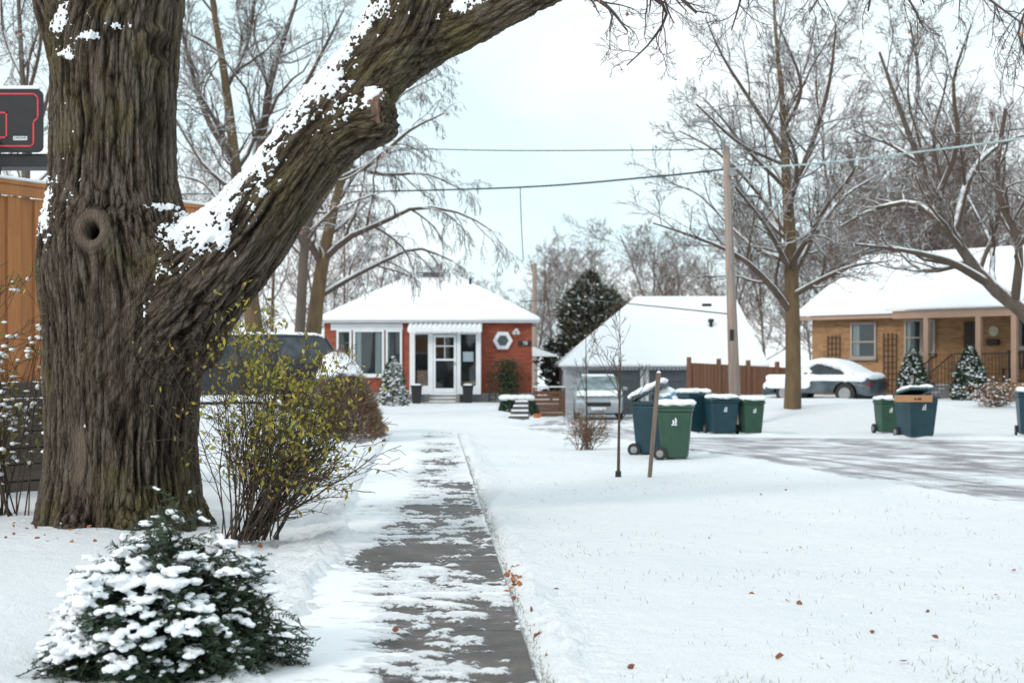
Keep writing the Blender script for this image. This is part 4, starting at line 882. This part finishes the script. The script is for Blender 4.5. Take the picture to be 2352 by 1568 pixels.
# ---------------------------------------------------------------- utility pole + wires
WP=gmat('pole_wood',(0.38,0.30,0.25),(0.25,0.19,0.16),3,0.85,0.4,0.01,(8,8,0.4))
dpo=35.5; pb_=P(1691,965,dpo); pt_=P(1668,335,dpo); zb_=g(pb_[0],dpo)
T=thing('utility_pole','weathered wooden utility pole with curved street light arm','utility pole',(pb_[0],dpo,zb_))
def lc(p): return (p[0]-pb_[0],p[1]-dpo,p[2]-zb_)
MB().cyl((0,0,-.3),lc(pt_),.155,.085,14).make('pole',WP,T,smooth=True)
ar=cat([lc(P(1669,352,dpo)),lc(P(1655,318,dpo-.2)),lc(P(1640,290,dpo-.5)),lc(P(1622,276,dpo-.8))],10); MB().tube([tuple(a) for a in ar],.03,8).make('lamp_arm',GREYM,T)
MB().frus((ar[-1][0]-.36,ar[-1][0]+.06,ar[-1][1]-.10,ar[-1][1]+.10),ar[-1][2]-.05,(ar[-1][0]-.30,ar[-1][0]+.02,ar[-1][1]-.07,ar[-1][1]+.07),ar[-1][2]+.04).make('lamp_head',GREYM,T,.03)
MB().box(-.02+lc(P(1673,0,dpo))[0],.16+lc(P(1673,0,dpo))[0],-.2,-.1,lc(P(0,405,dpo))[2],lc(P(0,392,dpo))[2]).cyl(lc(P(1676,430,dpo-.12)),lc(P(1682,700,dpo-.13)),.018,.018,6).make('bracket',GREYM,T)
MB().box(lc(P(1679,0,dpo))[0]-.05,lc(P(1679,0,dpo))[0]+.05,-.15,-.14,lc(P(0,782,dpo))[2],lc(P(0,757,dpo))[2]).make('pole_tag',BLACK,T)
WIRE=gmat('wire_sheath',(0.03,0.06,0.06),(0.02,0.04,0.04),2,0.6,0)
WIREL=gmat('snowy_cable',(0.5,0.6,0.6),(0.2,0.3,0.3),3,0.6,0)
def wire(pts,r,label,mat=WIRE):
    c=cat([P(*p) for p in pts],40); b_=c[0].copy(); me=tubes('cable',[(c-b_,np.full(40,r))],5); o=obj('overhead_cable',me,mat); o.location=b_; tag(o,label,'cable','overhead utility cables')
wire([(1668,342,dpo),(1450,345,38),(1100,345,43),(840,334,48),(500,300,54)],.016,'thin dark overhead cable strung from the utility pole')
wire([(1672,388,dpo),(1500,406,38),(1195,430,43),(790,441,50),(400,446,58)],.028,'thick overhead cable bundle sagging from the utility pole')
wire([(1672,388,dpo),(1850,378,33),(2000,362,30),(2200,338,27),(2420,308,25)],.022,'pale snow-dusted overhead cable crossing above the street',WIREL)
wire([(1668,342,dpo),(1850,334,33),(2100,318,30),(2420,290,27)],.009,'thin upper overhead cable crossing above the street')
wire([(1195,430,43),(1197,500,43.3),(1202,600,44)],.014,'hanging drop cable descending from the overhead bundle')
wire([(1684,722,dpo),(1500,703,42),(1330,688,50),(1195,692,56.9)],.018,'low service cable running to the brick house')
dq=75; b_=P(1228,840,dq); T=thing('utility_pole','distant brown utility pole standing behind the houses','utility pole',(b_[0],dq,0)); MB().cyl((0,0,0),(0,0,CH+235/F*dq),.16,.12,10).make('pole',WP,T)
# ---------------------------------------------------------------- bins
BG=gmat('green_bin_plastic',(0.022,0.074,0.044),(0.016,0.055,0.034),6,0.45,0.1,0.003)
BB=gmat('blue_bin_plastic',(0.007,0.046,0.064),(0.005,0.034,0.049),6,0.42,0.1,0.003)
def bin_(px,py,d,h,wd,mat,label,rz=0,lid=0,snow=True,logo=True,side=False):
    x=(px-1176)/F*d; z=g(x,d)+.025
    T=thing('wheelie_bin',label,'wheelie bin',(x,d,z),rz,'wheeled waste bins set out along the street')
    dp=wd*1.08; w0=wd*.40; d0=dp*.36; w1=wd*.5; d1=dp*.5; hb=h*.90
    MB().frus((-w0,w0,-d0,d0),.04,(-w1*.97,w1*.97,-d1*.97,d1*.97),hb*.93).make('body',mat,T,.03,seg=3)
    MB().box(-w1*1.02,w1*1.02,-d1*1.02,d1*1.02,hb*.93,hb).make('rim',mat,T,.012)
    L=bpy.data.objects.new('lid',None); link(L); L.parent=T; L.location=(0,d1*.98,hb); L.rotation_euler=(-lid,0,0)
    MB().frus((-w1*1.06,w1*1.06,-dp*1.06,.03),.004,(-w1*.84,w1*.84,-dp*.88,-.05),h*.085).make('cover',mat,L,.02)
    if snow:
        me=blobs('snow',[[RNG.uniform(-w1*.78,w1*.78),-dp*.5+RNG.uniform(-d1*.85,d1*.8),h*.085] for _ in range(40)],[[RNG.uniform(.09,.15),RNG.uniform(.09,.15),RNG.uniform(.045,.07)] for _ in range(40)],.05,2); obj('snow',remesh(me,.014,3),SNOW,L,True)
    for sx in (-1,1):
        W=bpy.data.objects.new('wheel',None); link(W); W.parent=T; W.location=(sx*(w0+.035),d0+.03,.115)
        MB().cyl((-.025,0,0),(.025,0,0),.115,.115,20).make('tyre',RUBBER,W,.012); MB().cyl((-.03,0,0),(.03,0,0),.06,.06,14).make('rim',GREYM,W)
    MB().cyl((-w1*.8,d1+.06,hb*.96),(w1*.8,d1+.06,hb*.96),.016,.016,8).box(-w1*.85,-w1*.75,d1*.95,d1+.07,hb*.94,hb*.98).box(w1*.75,w1*.85,d1*.95,d1+.07,hb*.94,hb*.98).make('handle',mat,T)
    if logo:
        e=MB(); a0,a1=(w0,w1) if side else (d0,d1); yf=lambda z:-(a0+(a1*.97-a0)*(z-.04)/(hb*.93-.04))-.006
        pt=(lambda x,z:(yf(z),-x,z)) if side else (lambda x,z:(x,yf(z),z))
        zc=h*.63; s=h*.05
        for dx,hh in ((-.7,1.3),(.15,2.0)):
            for i in range(4):
                za=zc+hh*s*i/4; zb2=zc+hh*s*(i+1)/4; x_=dx*s+(.18*s)*math.sin(i*1.0)
                e.add([pt(x_,za),pt(x_+.55*s,za),pt(x_+.55*s,zb2),pt(x_,zb2)],[(0,1,2,3)])
        e.add([pt(-s,zc-.5*s),pt(s,zc-.5*s),pt(s,zc-.15*s),pt(-s,zc-.15*s)],[(0,1,2,3)])
        e.make('emblem',WHITE,T)
    return T
bin_(1551,1060,23.9,.97,.54,BG,'green wheeled bin with snow on its closed lid',rz=math.radians(80),side=True)
nb=bin_(1496,1045,25.0,1.06,.58,BB,'blue wheeled bin with lid propped open by bags',rz=math.radians(74),lid=math.radians(26),logo=False)
T=thing('garbage_bag','bulging pale blue plastic bag dusted with snow on bin','bag',(nb.location[0]+.20,25.0-.05,nb.location[2]+.93))
me=blobs('bag',[[0,0,.10],[.1,.0,.16],[.15,0,.05],[-.02,0,.16]],[[.2,.2,.14],[.13,.15,.12],[.12,.16,.1],[.12,.14,.10]],.06,3); me=remesh(me,.02,3)
obj('bag',me,gmat('bag_plastic',(0.25,0.42,0.5),(0.06,0.2,0.3),7,0.3,0.6,0.02,snow=(0.2,0.4,6,.4)),T,True)
bin_(1592,998,33.4,1.0,.68,BB,'blue wheeled bin with snowy lid near the pole',rz=math.radians(25),logo=False)
bin_(1657,1000,32.7,.88,.66,BB,'blue wheeled bin with snow piled on lid',rz=math.radians(8))
bin_(1724,1000,32.6,.84,.50,BG,'small green wheeled bin with snowy lid',rz=math.radians(12))
bin_(2037,998,33.0,.84,.48,BG,'small green wheeled bin beside blue recycling bin',rz=math.radians(8))
rb=bin_(2104,1008,31.3,1.02,.7,BB,'blue recycling bin holding an overhanging cardboard box',rz=math.radians(14),snow=True,lid=math.radians(10))
bin_(2368,1004,32,1.06,.62,BB,'blue wheeled bin at the snowy kerb',rz=math.radians(-12))
T=thing('cardboard_box','flattened brown cardboard box resting across the blue bin','cardboard box',(rb.location[0]-.12,31.3-.44,rb.location[2]+.79),math.radians(-4))
MB().box(-.46,.34,-.05,.06,0,.15).make('body',gmat('cardboard',(0.42,0.23,0.12),(0.34,0.18,0.09),4,0.8,0.1),T,.008); MB().box(.02,.10,-.056,-.051,.05,.09).box(-.05,-.01,-.056,-.051,.05,.09).make('printed_marks',BLACK,T)
# ---------------------------------------------------------------- stake and saplings
st0=P(1490,1103,19.9); st1=P(1513,857,19.9)
T=thing('wooden_stake','leaning grey wooden tree stake in snow','stake',(st0[0],19.9,g(st0[0],19.9))); dxx=(st1-st0)[0]
MB().frus((-.028,.028,-.025,.025),-.1,(dxx-.03,dxx+.03,-.025,.025),1.5).make('post',gmat('stake_wood',(0.23,0.17,0.13),(0.14,0.10,0.08),4,0.85,0.3,0.004,(8,8,.6)),T,.004); MB().frus((dxx-.028,dxx+.028,-.022,.022),1.502,(dxx-.015,dxx+.015,-.01,.01),1.53).make('snow',SNOW,T)
def sapling(px,py,d,topy,lean,label,n,seed,r0=.022,spread=1.):
    rng=np.random.default_rng(seed); x=(px-1176)/F*d; T=thing('sapling',label,'young tree',(x,d,g(x,d)),0,'young saplings on the lawn')
    h=(py-topy)/F*d; o=[[],[],[],[]]; C=dict(n=[8,6,5,4,3],wob=[.02,.07,.1,.1,.1],up=[0.02,.10,.06,.03,0],kids=[n,5,2],ratio=[.42*spread,.45,.5],rmin=.003,lift=True)
    pts=cat([(0,0,-.05),(lean*.3,0,h*.33),(lean*.7,0,h*.66),(lean,0,h)],12); rad=np.linspace(r0,.005,12); sprout(o,rng,pts,rad,h,0,C,.35)
    obj('trunk',tubes('trunk',[(pts,rad)],7),STEM,T,True); obj('crown',tubes('crown',[a for l in o for a in l],4),STEM,T); return T
sp=sapling(1420,1103,19.9,770,.03,'slender bare sapling with dark guard planted in snowy lawn',11,4,.026,1.05)
MB().cyl((0,0,0),(0,0,.13),.045,.04,10).make('trunk_guard',BLACK,sp)
sapling(1348,1035,26.8,760,-.02,'thin bare sapling beside a low leafless shrub',8,6,.022,.7)
# shrubs -----------------------------------------------------------
def shrub(name,label,loc,specs,nst,seed,rstem,mat,leafn,lsize,lmat,C=None,leafbias=None,snowb=0):
    rng=np.random.default_rng(seed); T=thing(name,label,'shrub',loc); o=[[],[],[],[]]
    C=C or dict(n=[8,6,5,4],wob=[.07,.12,.14,.15],up=[.02,.03,.0,.0],kids=[6,3],ratio=[.42,.5],rmin=.003,lift=True)
    for i in range(nst):
        x,y,z,l=specs(rng); grow(o,rng,np.array([rng.normal(0,.10),rng.normal(0,.08),-.03]),np.array([x,y,z]),l,rstem*rng.uniform(.7,1.2),0,C)
    al=[a for l in o for a in l]; obj('stems',tubes('stems',al,4),mat,T)
    if leafn:
        pts=np.concatenate([a[0][1:] for l in o[1:] for a in l]); 
        wts=np.ones(len(pts)) if leafbias is None else np.clip(leafbias(pts),0.002,None); ii=rng.choice(len(pts),leafn,True,wts/wts.sum())
        q=pts[ii]+rng.normal(0,.025,(leafn,3)); obj('leaves',leaves('leaves',q,lsize,rng.normal(0,.6,(leafn,3))+[0,0,-.5],.5),lmat,T)
    if snowb:
        pts=np.concatenate([a[0][1:] for l in o for a in l]); ii=rng.choice(len(pts),snowb,True); obj('snow',blobs('snow',pts[ii]+[0,0,.01],rng.uniform(.012,.035,(snowb,3))*[1.3,1.3,.7],.15,1),SNOW,T,True)
    return T
def fsp(r):
    x=r.uniform(-.15,1.0); z=r.uniform(.75,1.7)-.25*x; n_=math.hypot(x,z); return (x,r.uniform(-.5,.6),z,r.uniform(1.1,2.0)*(1-.18*x/n_*1.6))
shrub('forsythia_shrub','twiggy shrub with sparse yellow-green leaves beside the maple',(-2.30,12.5,.10),fsp,72,5,.0105,STEM,3000,.054,LEAFY,
   C=dict(n=[8,6,5,4],wob=[.08,.13,.15,.15],up=[.02,.03,.0,.0],kids=[7,3],ratio=[.38,.5],rmin=.0026,lift=True),leafbias=lambda p:np.exp(-((p[:,0]-.38)/.7)**2)*np.clip(p[:,2]-.35,0,2)**.9+.06)
shrub('forsythia_shrub','small twiggy shrub with yellowing leaves by timber wall',(-4.95,13.9,.10),
   lambda r:(r.uniform(-.6,.3),r.uniform(-.4,.4),r.uniform(.9,1.6),r.uniform(1.2,2.4)),20,6,.012,STEM,420,.06,LEAFY,snowb=260)
TAN=gmat('tan_stem',(0.20,0.125,0.075),(0.11,0.075,0.05))
shrub('leafless_shrub','low brown twiggy shrub poking through the snow',((1348-1176)/F*26.6,26.6,.05),
   lambda r:(r.uniform(-.8,.8),r.uniform(-.6,.6),r.uniform(.6,1.4),r.uniform(.4,.75)),40,7,.006,TAN,200,.04,LEAFO)
sx=(2287-1176)/F*39
shrub('leafless_shrub','low brown leafless shrub near the bungalow steps',(sx,39,g(sx,39)),
   lambda r:(r.uniform(-1.2,1.2),r.uniform(-.6,.6),r.uniform(.6,1.2),r.uniform(.5,.85)),60,8,.007,TAN,600,.06,LEAFO,snowb=260)
hx=(806-1176)/F*30; hd=30; hz=g(hx,hd)-.02
T=thing('hedge','tall rounded brown leafless hedge capped with thick snow','hedge',(hx,hd,hz))
n=16000; dd=rnd_unit(n); dd[:,2]=np.abs(dd[:,2]); rr_=RNG.uniform(.75,1.02,n)[:,None]; HS=np.array([.56,1.3,1.70])
pp=dd*rr_*HS+[0,0,.10]; pp[:,0]-=.22*pp[:,2]-.1
obj('twigs',leaves('twigs',pp,.16,dd+RNG.normal(0,.5,(n,3))+[0,0,.4],.12),leafmat('hedge_twig',[(0.17,0.10,0.065),(0.26,0.165,0.11),(0.32,0.22,0.15),(0.12,0.07,0.05)]),T)
d2=rnd_unit(1400); d2=d2[(d2[:,2]>.72)][:180]; q=d2*HS+[0,0,.12]; q[:,0]-=.22*q[:,2]-.1; me=blobs('snow',q,RNG.uniform(.09,.16,(len(q),3))*[1,1,.6],.05,2); obj('snow',remesh(me,.03,3),SNOW,T,True)
px,d_,rw,hh_=1190,47,.62,.62
x_=(px-1176)/F*d_; T=thing('garden_shrub','low evergreen shrub under a smooth snow cap','shrub',(x_,d_,g(x_,d_)))
dd=rnd_unit(1800); dd[:,2]=np.abs(dd[:,2]); obj('foliage',leaves('foliage',dd*[rw,.5,hh_],.12),NEEDLE,T)
me=blobs('snow',[[RNG.uniform(-rw*.75,rw*.75),RNG.uniform(-.3,.3),hh_*.92] for _ in range(24)],[[.2,.2,.11]]*24,.05,2); obj('snow',remesh(me,.03,4),SNOW,T,True)
T=thing('garden_steps','stacked stone garden steps edged with snow','garden steps',((1190-1176)/F*41,41,g(.17,41)))
q=MB(); s2=MB()
for i in range(4): q.box(-.28+.06*i,.32,.0+.28*i,.29+.28*i,-.1,.12+.13*i); s2.box(-.26+.06*i,.30,.02+.28*i,.27+.28*i,.122+.13*i,.17+.13*i)
q.make('stones',gmat('dark_stone',(0.12,0.11,0.11),(0.06,0.055,0.06),4),T,.02); s2.make('snow',SNOW,T,.02)
T=thing('flower_pot','bright orange flower pot on the driveway edge','flower pot',((1234-1176)/F*46,46,g(.8,46))); OP=gmat('orange_pot',(0.65,0.15,0.04),(0.5,0.12,0.03)); MB().cyl((0,0,0),(0,0,.17),.09,.13,16).make('body',OP,T); MB().cyl((0,0,.171),(0,0,.20),.14,.14,16).make('rim',OP,T)
# ---------------------------------------------------------------- foreground yew
yc=np.array([-1.80,7.42,0.05]); T=thing('yew_shrub','dark green yew shrub weighed down by clumps of snow','shrub',yc)
rng=np.random.default_rng(50); ND=[];NP=[];SP=[];tipsY=[]
def radial(a,e): 
    b_=np.array([math.cos(a)*math.cos(e)*.61,math.sin(a)*math.cos(e)*.56,math.sin(e)*.62]); return b_*(1+.10*math.sin(a*3+1)+.10*math.sin(a*7+e*5)+.07*math.sin(a*2+e*9))
for i in range(2900):
    a=rng.uniform(0,6.283); e=math.asin(rng.uniform(-.05,1)); 
    top=i<150
    if top: a=rng.uniform(.8,2.2); e=rng.uniform(.95,1.5)
    tip=radial(a,e)*rng.uniform(.62,1.05)
    if top: tip[2]*=rng.uniform(1.0,1.35)
    wild=rng.random()<.04
    dv=unit(unit(tip)*[1.2,1.2,.4]+[0,0,rng.uniform(-.55,.15)]+rng.normal(0,.30,3)); L=rng.uniform(.08,.17)*(1.6 if wild else 1); base=tip-dv*L*(.6 if wild else .85)
    pts=[base]; dcur=dv.copy()
    for s in range(4): dcur=unit(dcur+np.array([0,0,-.07])+rng.normal(0,.05,3)); pts.append(pts[-1]+dcur*L/4)
    pts=np.array(pts); SP.append((pts,np.linspace(.003,.0012,5)))
    side=unit(np.cross(dv,[0,0,1.])+rng.normal(0,.3,3)); kN=int(L/.0056)
    for s in range(kN):
        t_=s/kN*4*.99; k_=int(t_); q=pts[k_]*(1-(t_-k_))+pts[k_+1]*(t_-k_); sg=1 if s%2 else -1
        NP.append(q); ND.append(side*sg+dv*.55+rng.normal(0,.16,3))
    tipsY.append((pts[2],e,a,dv))
obj('stems',tubes('stems',SP,3),STEM,T)
obj('foliage',leaves('foliage',np.array(NP),.033,np.array(ND),.24,.3),NEEDLE,T)
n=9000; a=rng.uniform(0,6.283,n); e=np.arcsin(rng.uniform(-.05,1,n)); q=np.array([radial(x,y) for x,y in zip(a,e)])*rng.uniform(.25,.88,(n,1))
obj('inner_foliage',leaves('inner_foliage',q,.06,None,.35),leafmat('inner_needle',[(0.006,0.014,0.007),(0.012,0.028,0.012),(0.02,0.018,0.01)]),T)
bl=[];br_=[]
for i in range(210):
    a=rng.uniform(0,6.283); e=math.asin(rng.uniform(.12,.99))
    if i<=70: a=rng.uniform(2.9,5.2); e=rng.uniform(.12,.95)
    if math.cos(a)>.35 and e<.6 and rng.random()<.55: continue
    c0=radial(a,e)*1.0; out_=unit(c0*[1,1,.15]); out_[2]-=.25; sd=unit(np.cross(out_,[0,0,1.])); nseg=rng.integers(3,9); sz=rng.uniform(.013,.032); cur=c0-out_*sz*2
    wd_=rng.uniform(.5,1.5)
    for s in range(nseg):
        cur=c0+out_*sz*(s/nseg*5-2.4)+sd*rng.normal(0,wd_)*sz+rng.normal(0,.3,3)*sz
        bl.append(cur.copy()); br_.append(np.array([1.35,1.35,.55])*sz*rng.uniform(.6,1.2))
for i in range(2500):
    p_,e,a,dv=tipsY[rng.integers(len(tipsY))]
    if e<.05 or (math.cos(a)>.4 and e<.45 and rng.random()<.6): continue
    s_z=rng.uniform(.005,.014)
    for t_ in range(rng.integers(1,4)): bl.append(p_+dv*s_z*1.4*t_+[0,0,.007]); br_.append(np.array([1.5,1.5,.65])*s_z*rng.uniform(.7,1.2))
me=blobs('snow',bl,br_,.08,2); me=remesh(me,.0066,1); V=getV(me); nm=getN(me); setV(me,V+nm*(nzA(V*30)*.009+nzA(V*70)*.006)[:,None]); obj('snow',me,SNOW,T,True)
# ---------------------------------------------------------------- vehicles
gmat_head=gmat('headlight_lens',(0.6,0.65,0.7),(0.4,0.45,0.5),8,0.15,0)
def car(label,loc,rz,L,W,Hh,belt,hood,trunk_,paint,glassm,snow=1.,suv=False,cover=0):
    T=thing('parked_car',label,'car',loc,rz); h2=W/2
    fr=L/2; g0=.24
    top=cat([(-fr,.5),(-fr+.02,belt-.12),(-fr+.16,belt+.0),(-fr+trunk_*.6,belt+.03),(0,belt+.02),(fr-hood,belt+.01),(fr-hood*.45,belt-.05),(fr-.18,belt-.20),(fr-.02,belt-.38),(fr,.42)],40)
    def wheelarc(cx): return [(cx+.40*math.cos(t_),.33+.38*math.sin(t_)) for t_ in np.linspace(0,math.pi,9)]
    low=[(fr-.05,g0)]+[(x,max(z,g0)) for x,z in wheelarc(fr-.85)]+[(x,max(z,g0)) for x,z in wheelarc(-fr+.82)]+[(-fr+.05,g0)]
    prof=[tuple(p) for p in top]+low
    hw=lambda x,z: h2*(1-.10*max(0,(abs(x)/fr))**5)-.05*max(0,(z-belt*.75)/belt)
    MB().arch(prof,hw).make('body',paint,T,.035,seg=3)
    xs0,xs1=(-fr+.10 if suv else -fr+trunk_*.45),fr-hood+.05
    mid=(-fr+.45) if suv else (-fr+trunk_+.25)
    gp=cat([(xs0,belt-.01),(mid,Hh-(.10 if suv else .12)),(mid+.55,Hh-.01),(fr-hood-1.0,Hh-.02),(fr-hood-.62,Hh-.10),(xs1,belt-.01)],30)
    gh=lambda x,z: h2-.07-.19*max(0,(z-belt)/(Hh-belt))
    MB().arch([tuple(p) for p in gp],gh).make('windows',glassm,T,.02)
    rp=[tuple(p) for p in gp if p[1]>Hh-.11]; q=MB(); q.arch([(x,z+.012) for x,z in rp]+[(rp[-1][0],rp[-1][1]-.02),(rp[0][0],rp[0][1]-.02)],lambda x,z:h2-.255+.012); q.make('roof',paint,T,.01)
    pl=MB()
    for sy in (-1,1):
        for (xa,xb) in ((xs0,mid),(xs1,fr-hood-.68),((xs0+xs1)/2-.15,(xs0+xs1)/2-.18)): pl.cyl((xa,sy*(h2-.075),belt),(xb,sy*(h2-.245),Hh-.06),.04,.03,6)
    pl.make('pillars',paint,T)
    for wx in (-fr+.82,fr-.85):
        for sy in (-1,1):
            Wh=bpy.data.objects.new('wheel',None); link(Wh); Wh.parent=T; Wh.location=(wx,sy*(h2-.12),.33)
            MB().cyl((0,-.11,0),(0,.11,0),.33,.33,24).make('tyre',RUBBER,Wh,.02); MB().cyl((0,-.118,0),(0,.118,0),.2,.2,14).make('rim',GREYM,Wh)
    for sy in (-1,1):
        MB().box(fr-.20,fr-.03,sy*h2*.68-.19,sy*h2*.68+.19,belt-.42,belt-.28).make('headlight',gmat_head,T,.03)
        MB().box(-fr-.012,-fr+.12,sy*h2*.80-.10,sy*h2*.80+.10,belt-.28 if not suv else belt-.25,belt-.17 if not suv else belt+.06).make('tail_light',TAILR if not suv else RED,T,.02)
        MB().box(fr-hood-.30,fr-hood-.14,sy*(h2+.07)-.08,sy*(h2+.07)+.08,belt+.04,belt+.16).make('mirror',paint,T,.03)
    MB().box(fr-.04,fr+.012,-.42,.42,.46,.60).make('grille',BLACK,T,.01); MB().box(fr+.013,fr+.02,-.25,.25,.34,.44).make('licence_plate',WHITE,T)
    bl=[];rr=[]
    zt=lambda x: float(np.interp(x,gp[:,0],gp[:,1])) if xs0<x<xs1 else float(np.interp(x,top[:,0],top[:,1]))
    def put(x,y,s,r=.17): bl.append([x,y,zt(x)+.01]); rr.append([r,r,s])
    for _ in range(150): put(RNG.uniform(mid+.1,fr-hood-.75),RNG.uniform(-h2+.40,h2-.40),.05*snow+.012)
    for _ in range(100): put(RNG.uniform(fr-hood+.12,fr-.25),RNG.uniform(-h2+.22,h2-.22),.06*snow)
    if cover:
        for _ in range(200): put(RNG.uniform(fr-hood-.8,fr-hood+.15),RNG.uniform(-h2+.26,h2-.26),.12,.2)
        for _ in range(240): put(RNG.uniform(-fr+.15,mid+.3),RNG.uniform(-h2+.22,h2-.22),.12,.2)
        for _ in range(160): put(RNG.uniform(-fr+.7,fr-hood-.5),RNG.uniform(-h2+.32,h2-.32),.13,.2)
        for _ in range(110): x_=RNG.uniform(-fr+.2,fr-.3); bl.append([x_,-h2+.05,belt-.04]); rr.append([.2,.07,.13]); bl.append([x_,h2-.05,belt-.04]); rr.append([.2,.07,.13])
        for _ in range(110): y_=RNG.uniform(-h2+.2,h2-.2); bl.append([fr-.10,y_,belt-.32]); rr.append([.09,.2,.16]); x_=RNG.uniform(fr-1.6,fr-.3); bl.append([x_,h2-.02,belt-.24]); rr.append([.2,.05,.16])
        for _ in range(26): x_=RNG.uniform(fr-hood-.8,fr-hood-.1); bl.append([x_,h2-.16,RNG.uniform(belt,Hh-.1)]); rr.append([.14,.05,.08])
    me=blobs('snow',bl,rr,.05,2); obj('snow',remesh(me,.03,4),SNOW,T,True)
    return T
def paintm(n,c,fr=.35):
    m,nt,b=newmat(n); f=noise(nt,coords(nt),2,4); nt.links.new(mixc(nt,mrange(nt,f,.4,.8,0,fr),c,(0.4,0.42,0.45)),b.inputs['Base Color']); b.inputs['Metallic'].default_value=.2; b.inputs['Roughness'].default_value=.35; b.inputs['Coat Weight'].default_value=.4; return m
CG=gmat('car_glass',(0.02,0.028,0.032),(0.05,0.06,0.07),4,0.15,0)
CGF=gmat('frosted_car_glass',(0.05,0.10,0.11),(0.30,0.38,0.40),3.5,0.4,0.1)
CGS=gmat('snow_dusted_car_glass',(0.012,0.018,0.024),(0.07,0.085,0.10),4.5,0.2,0.05,detail=8)
dv_=49.; sx=(1380-1176)/F*dv_
car('silver minivan with frosted windshield parked before the garage',(sx,dv_+1.6,-.24),math.radians(-93),4.4,1.72,1.50,.95,1.0,.5,paintm('silver_paint',(0.30,0.34,0.36)),CGF,.6,True)
dv_=46.8; sx=(1893-1176)/F*dv_
car('dark blue sedan blanketed in snow on the driveway',(sx,dv_,g(sx,dv_)-.14),math.radians(180-36),3.75,1.66,1.36,.86,1.0,.95,paintm('blue_paint',(0.014,0.038,0.055),.3),CG,1.4,False,cover=1)
sx=(580-1176)/F*30.5
car('black suv with snow on its roof parked behind shrubs',(sx-.5,31.5,g(sx,30.5)-.10),math.radians(180+22),4.5,1.85,1.64,.98,1.1,.5,paintm('black_paint',(0.006,0.010,0.018),.05),CGS,1.1,True)
T=thing('marker_flag','small bright orange marker flag on thin pole','flag',(*P(612,0,24)[:2],g(-4.1,24))); zf=CH+(HZ-628)/F*24-g(-4.1,24)
MB().cyl((-.05,0,0),(-.05,0,zf+.12),.006,.006,6).make('pole',GREYM,T); MB().add([(-.05,0,zf-.1),(.05,.01,zf-.02),(.06,.0,zf+.1),(-.05,0,zf+.1)],[(0,1,2,3)]).make('cloth',gmat('orange_cloth',(0.8,0.12,0.03),(0.7,0.1,0.02)),T)
# ---------------------------------------------------------------- fallen leaves and grass
def groundpt(px,py):
    d=CH*F/(py-HZ); return ((px-1176)/F*d,d)
L=[]
for px,py in [(1240,1372),(1215,1385),(1230,1400),(1200,1340),(1225,1345),(1438,1450),(1440,1555),(1305,1435),(1405,1242),(2285,1380),(2285,1228),(2215,1365),(1780,1530),(1805,1395),(2065,1538),(1810,1275),(1000,1367),(1860,1215),(1998,1425),(2330,1320),(1010,1195),(900,1465),(2010,1470)]: L.append(groundpt(px,py))
for i in range(36):
    y_=RNG.uniform(7.4,11.5); L.append((xr(y_)+abs(RNG.normal(0,.15))+.04,y_))
for i in range(46):
    L.append((xr(10.2)+abs(RNG.normal(0,.11))+.02,RNG.normal(10.2,.38)))
for i in range(60): L.append((RNG.uniform(-4.6,-2.0),RNG.uniform(11.6,13)))
for i in range(10): y_=RNG.uniform(7.5,18); L.append((RNG.uniform(.4,.32*y_),y_))
for i in range(8): L.append((RNG.uniform(-2.9,-1.5),RNG.uniform(7.0,8.8)))
L=np.array(L); LP=np.stack([L[:,0],L[:,1],G(L[:,0],L[:,1])+.05],-1)
D=RNG.normal(0,1,(len(L),3))*[1,1,.25]; me=leaves('fallen_leaves',LP,.038,D,.75,.55,six=True); o=obj('fallen_leaves',me,LEAFO); o['kind']='stuff'; o['label']='scattered orange brown fallen leaves on snow'; o['category']='leaves'
n=9500; y_=7+RNG.uniform(0,1,n)**1.4*18; x_=np.where(RNG.random(n)<.68,xr(y_)+.15+RNG.uniform(0,1,n)*.40*y_,xr(y_)+np.abs(RNG.normal(0,.12,n)))
cl_=nzA(np.stack([x_*1.1,y_*1.1,0*x_],-1)); kp=(cl_>-.05)|(x_<xr(y_)+.25); x_=x_[kp];y_=y_[kp]
GP=np.stack([x_,y_,G(x_,y_)+.02],-1); D=RNG.normal(0,.7,(len(x_),3))+[0,0,.7]; me=leaves('grass_blades',GP,.040,D,.07,.5)
o=obj('grass_blades',me,leafmat('winter_grass',[(0.07,0.09,0.03),(0.14,0.12,0.05),(0.10,0.11,0.05)])); o['kind']='stuff'; o['label']='sparse grass blades poking through the snow'; o['category']='grass'
print('VERTS',sum(len(o.data.vertices) for o in bpy.data.objects if o.type=='MESH'))
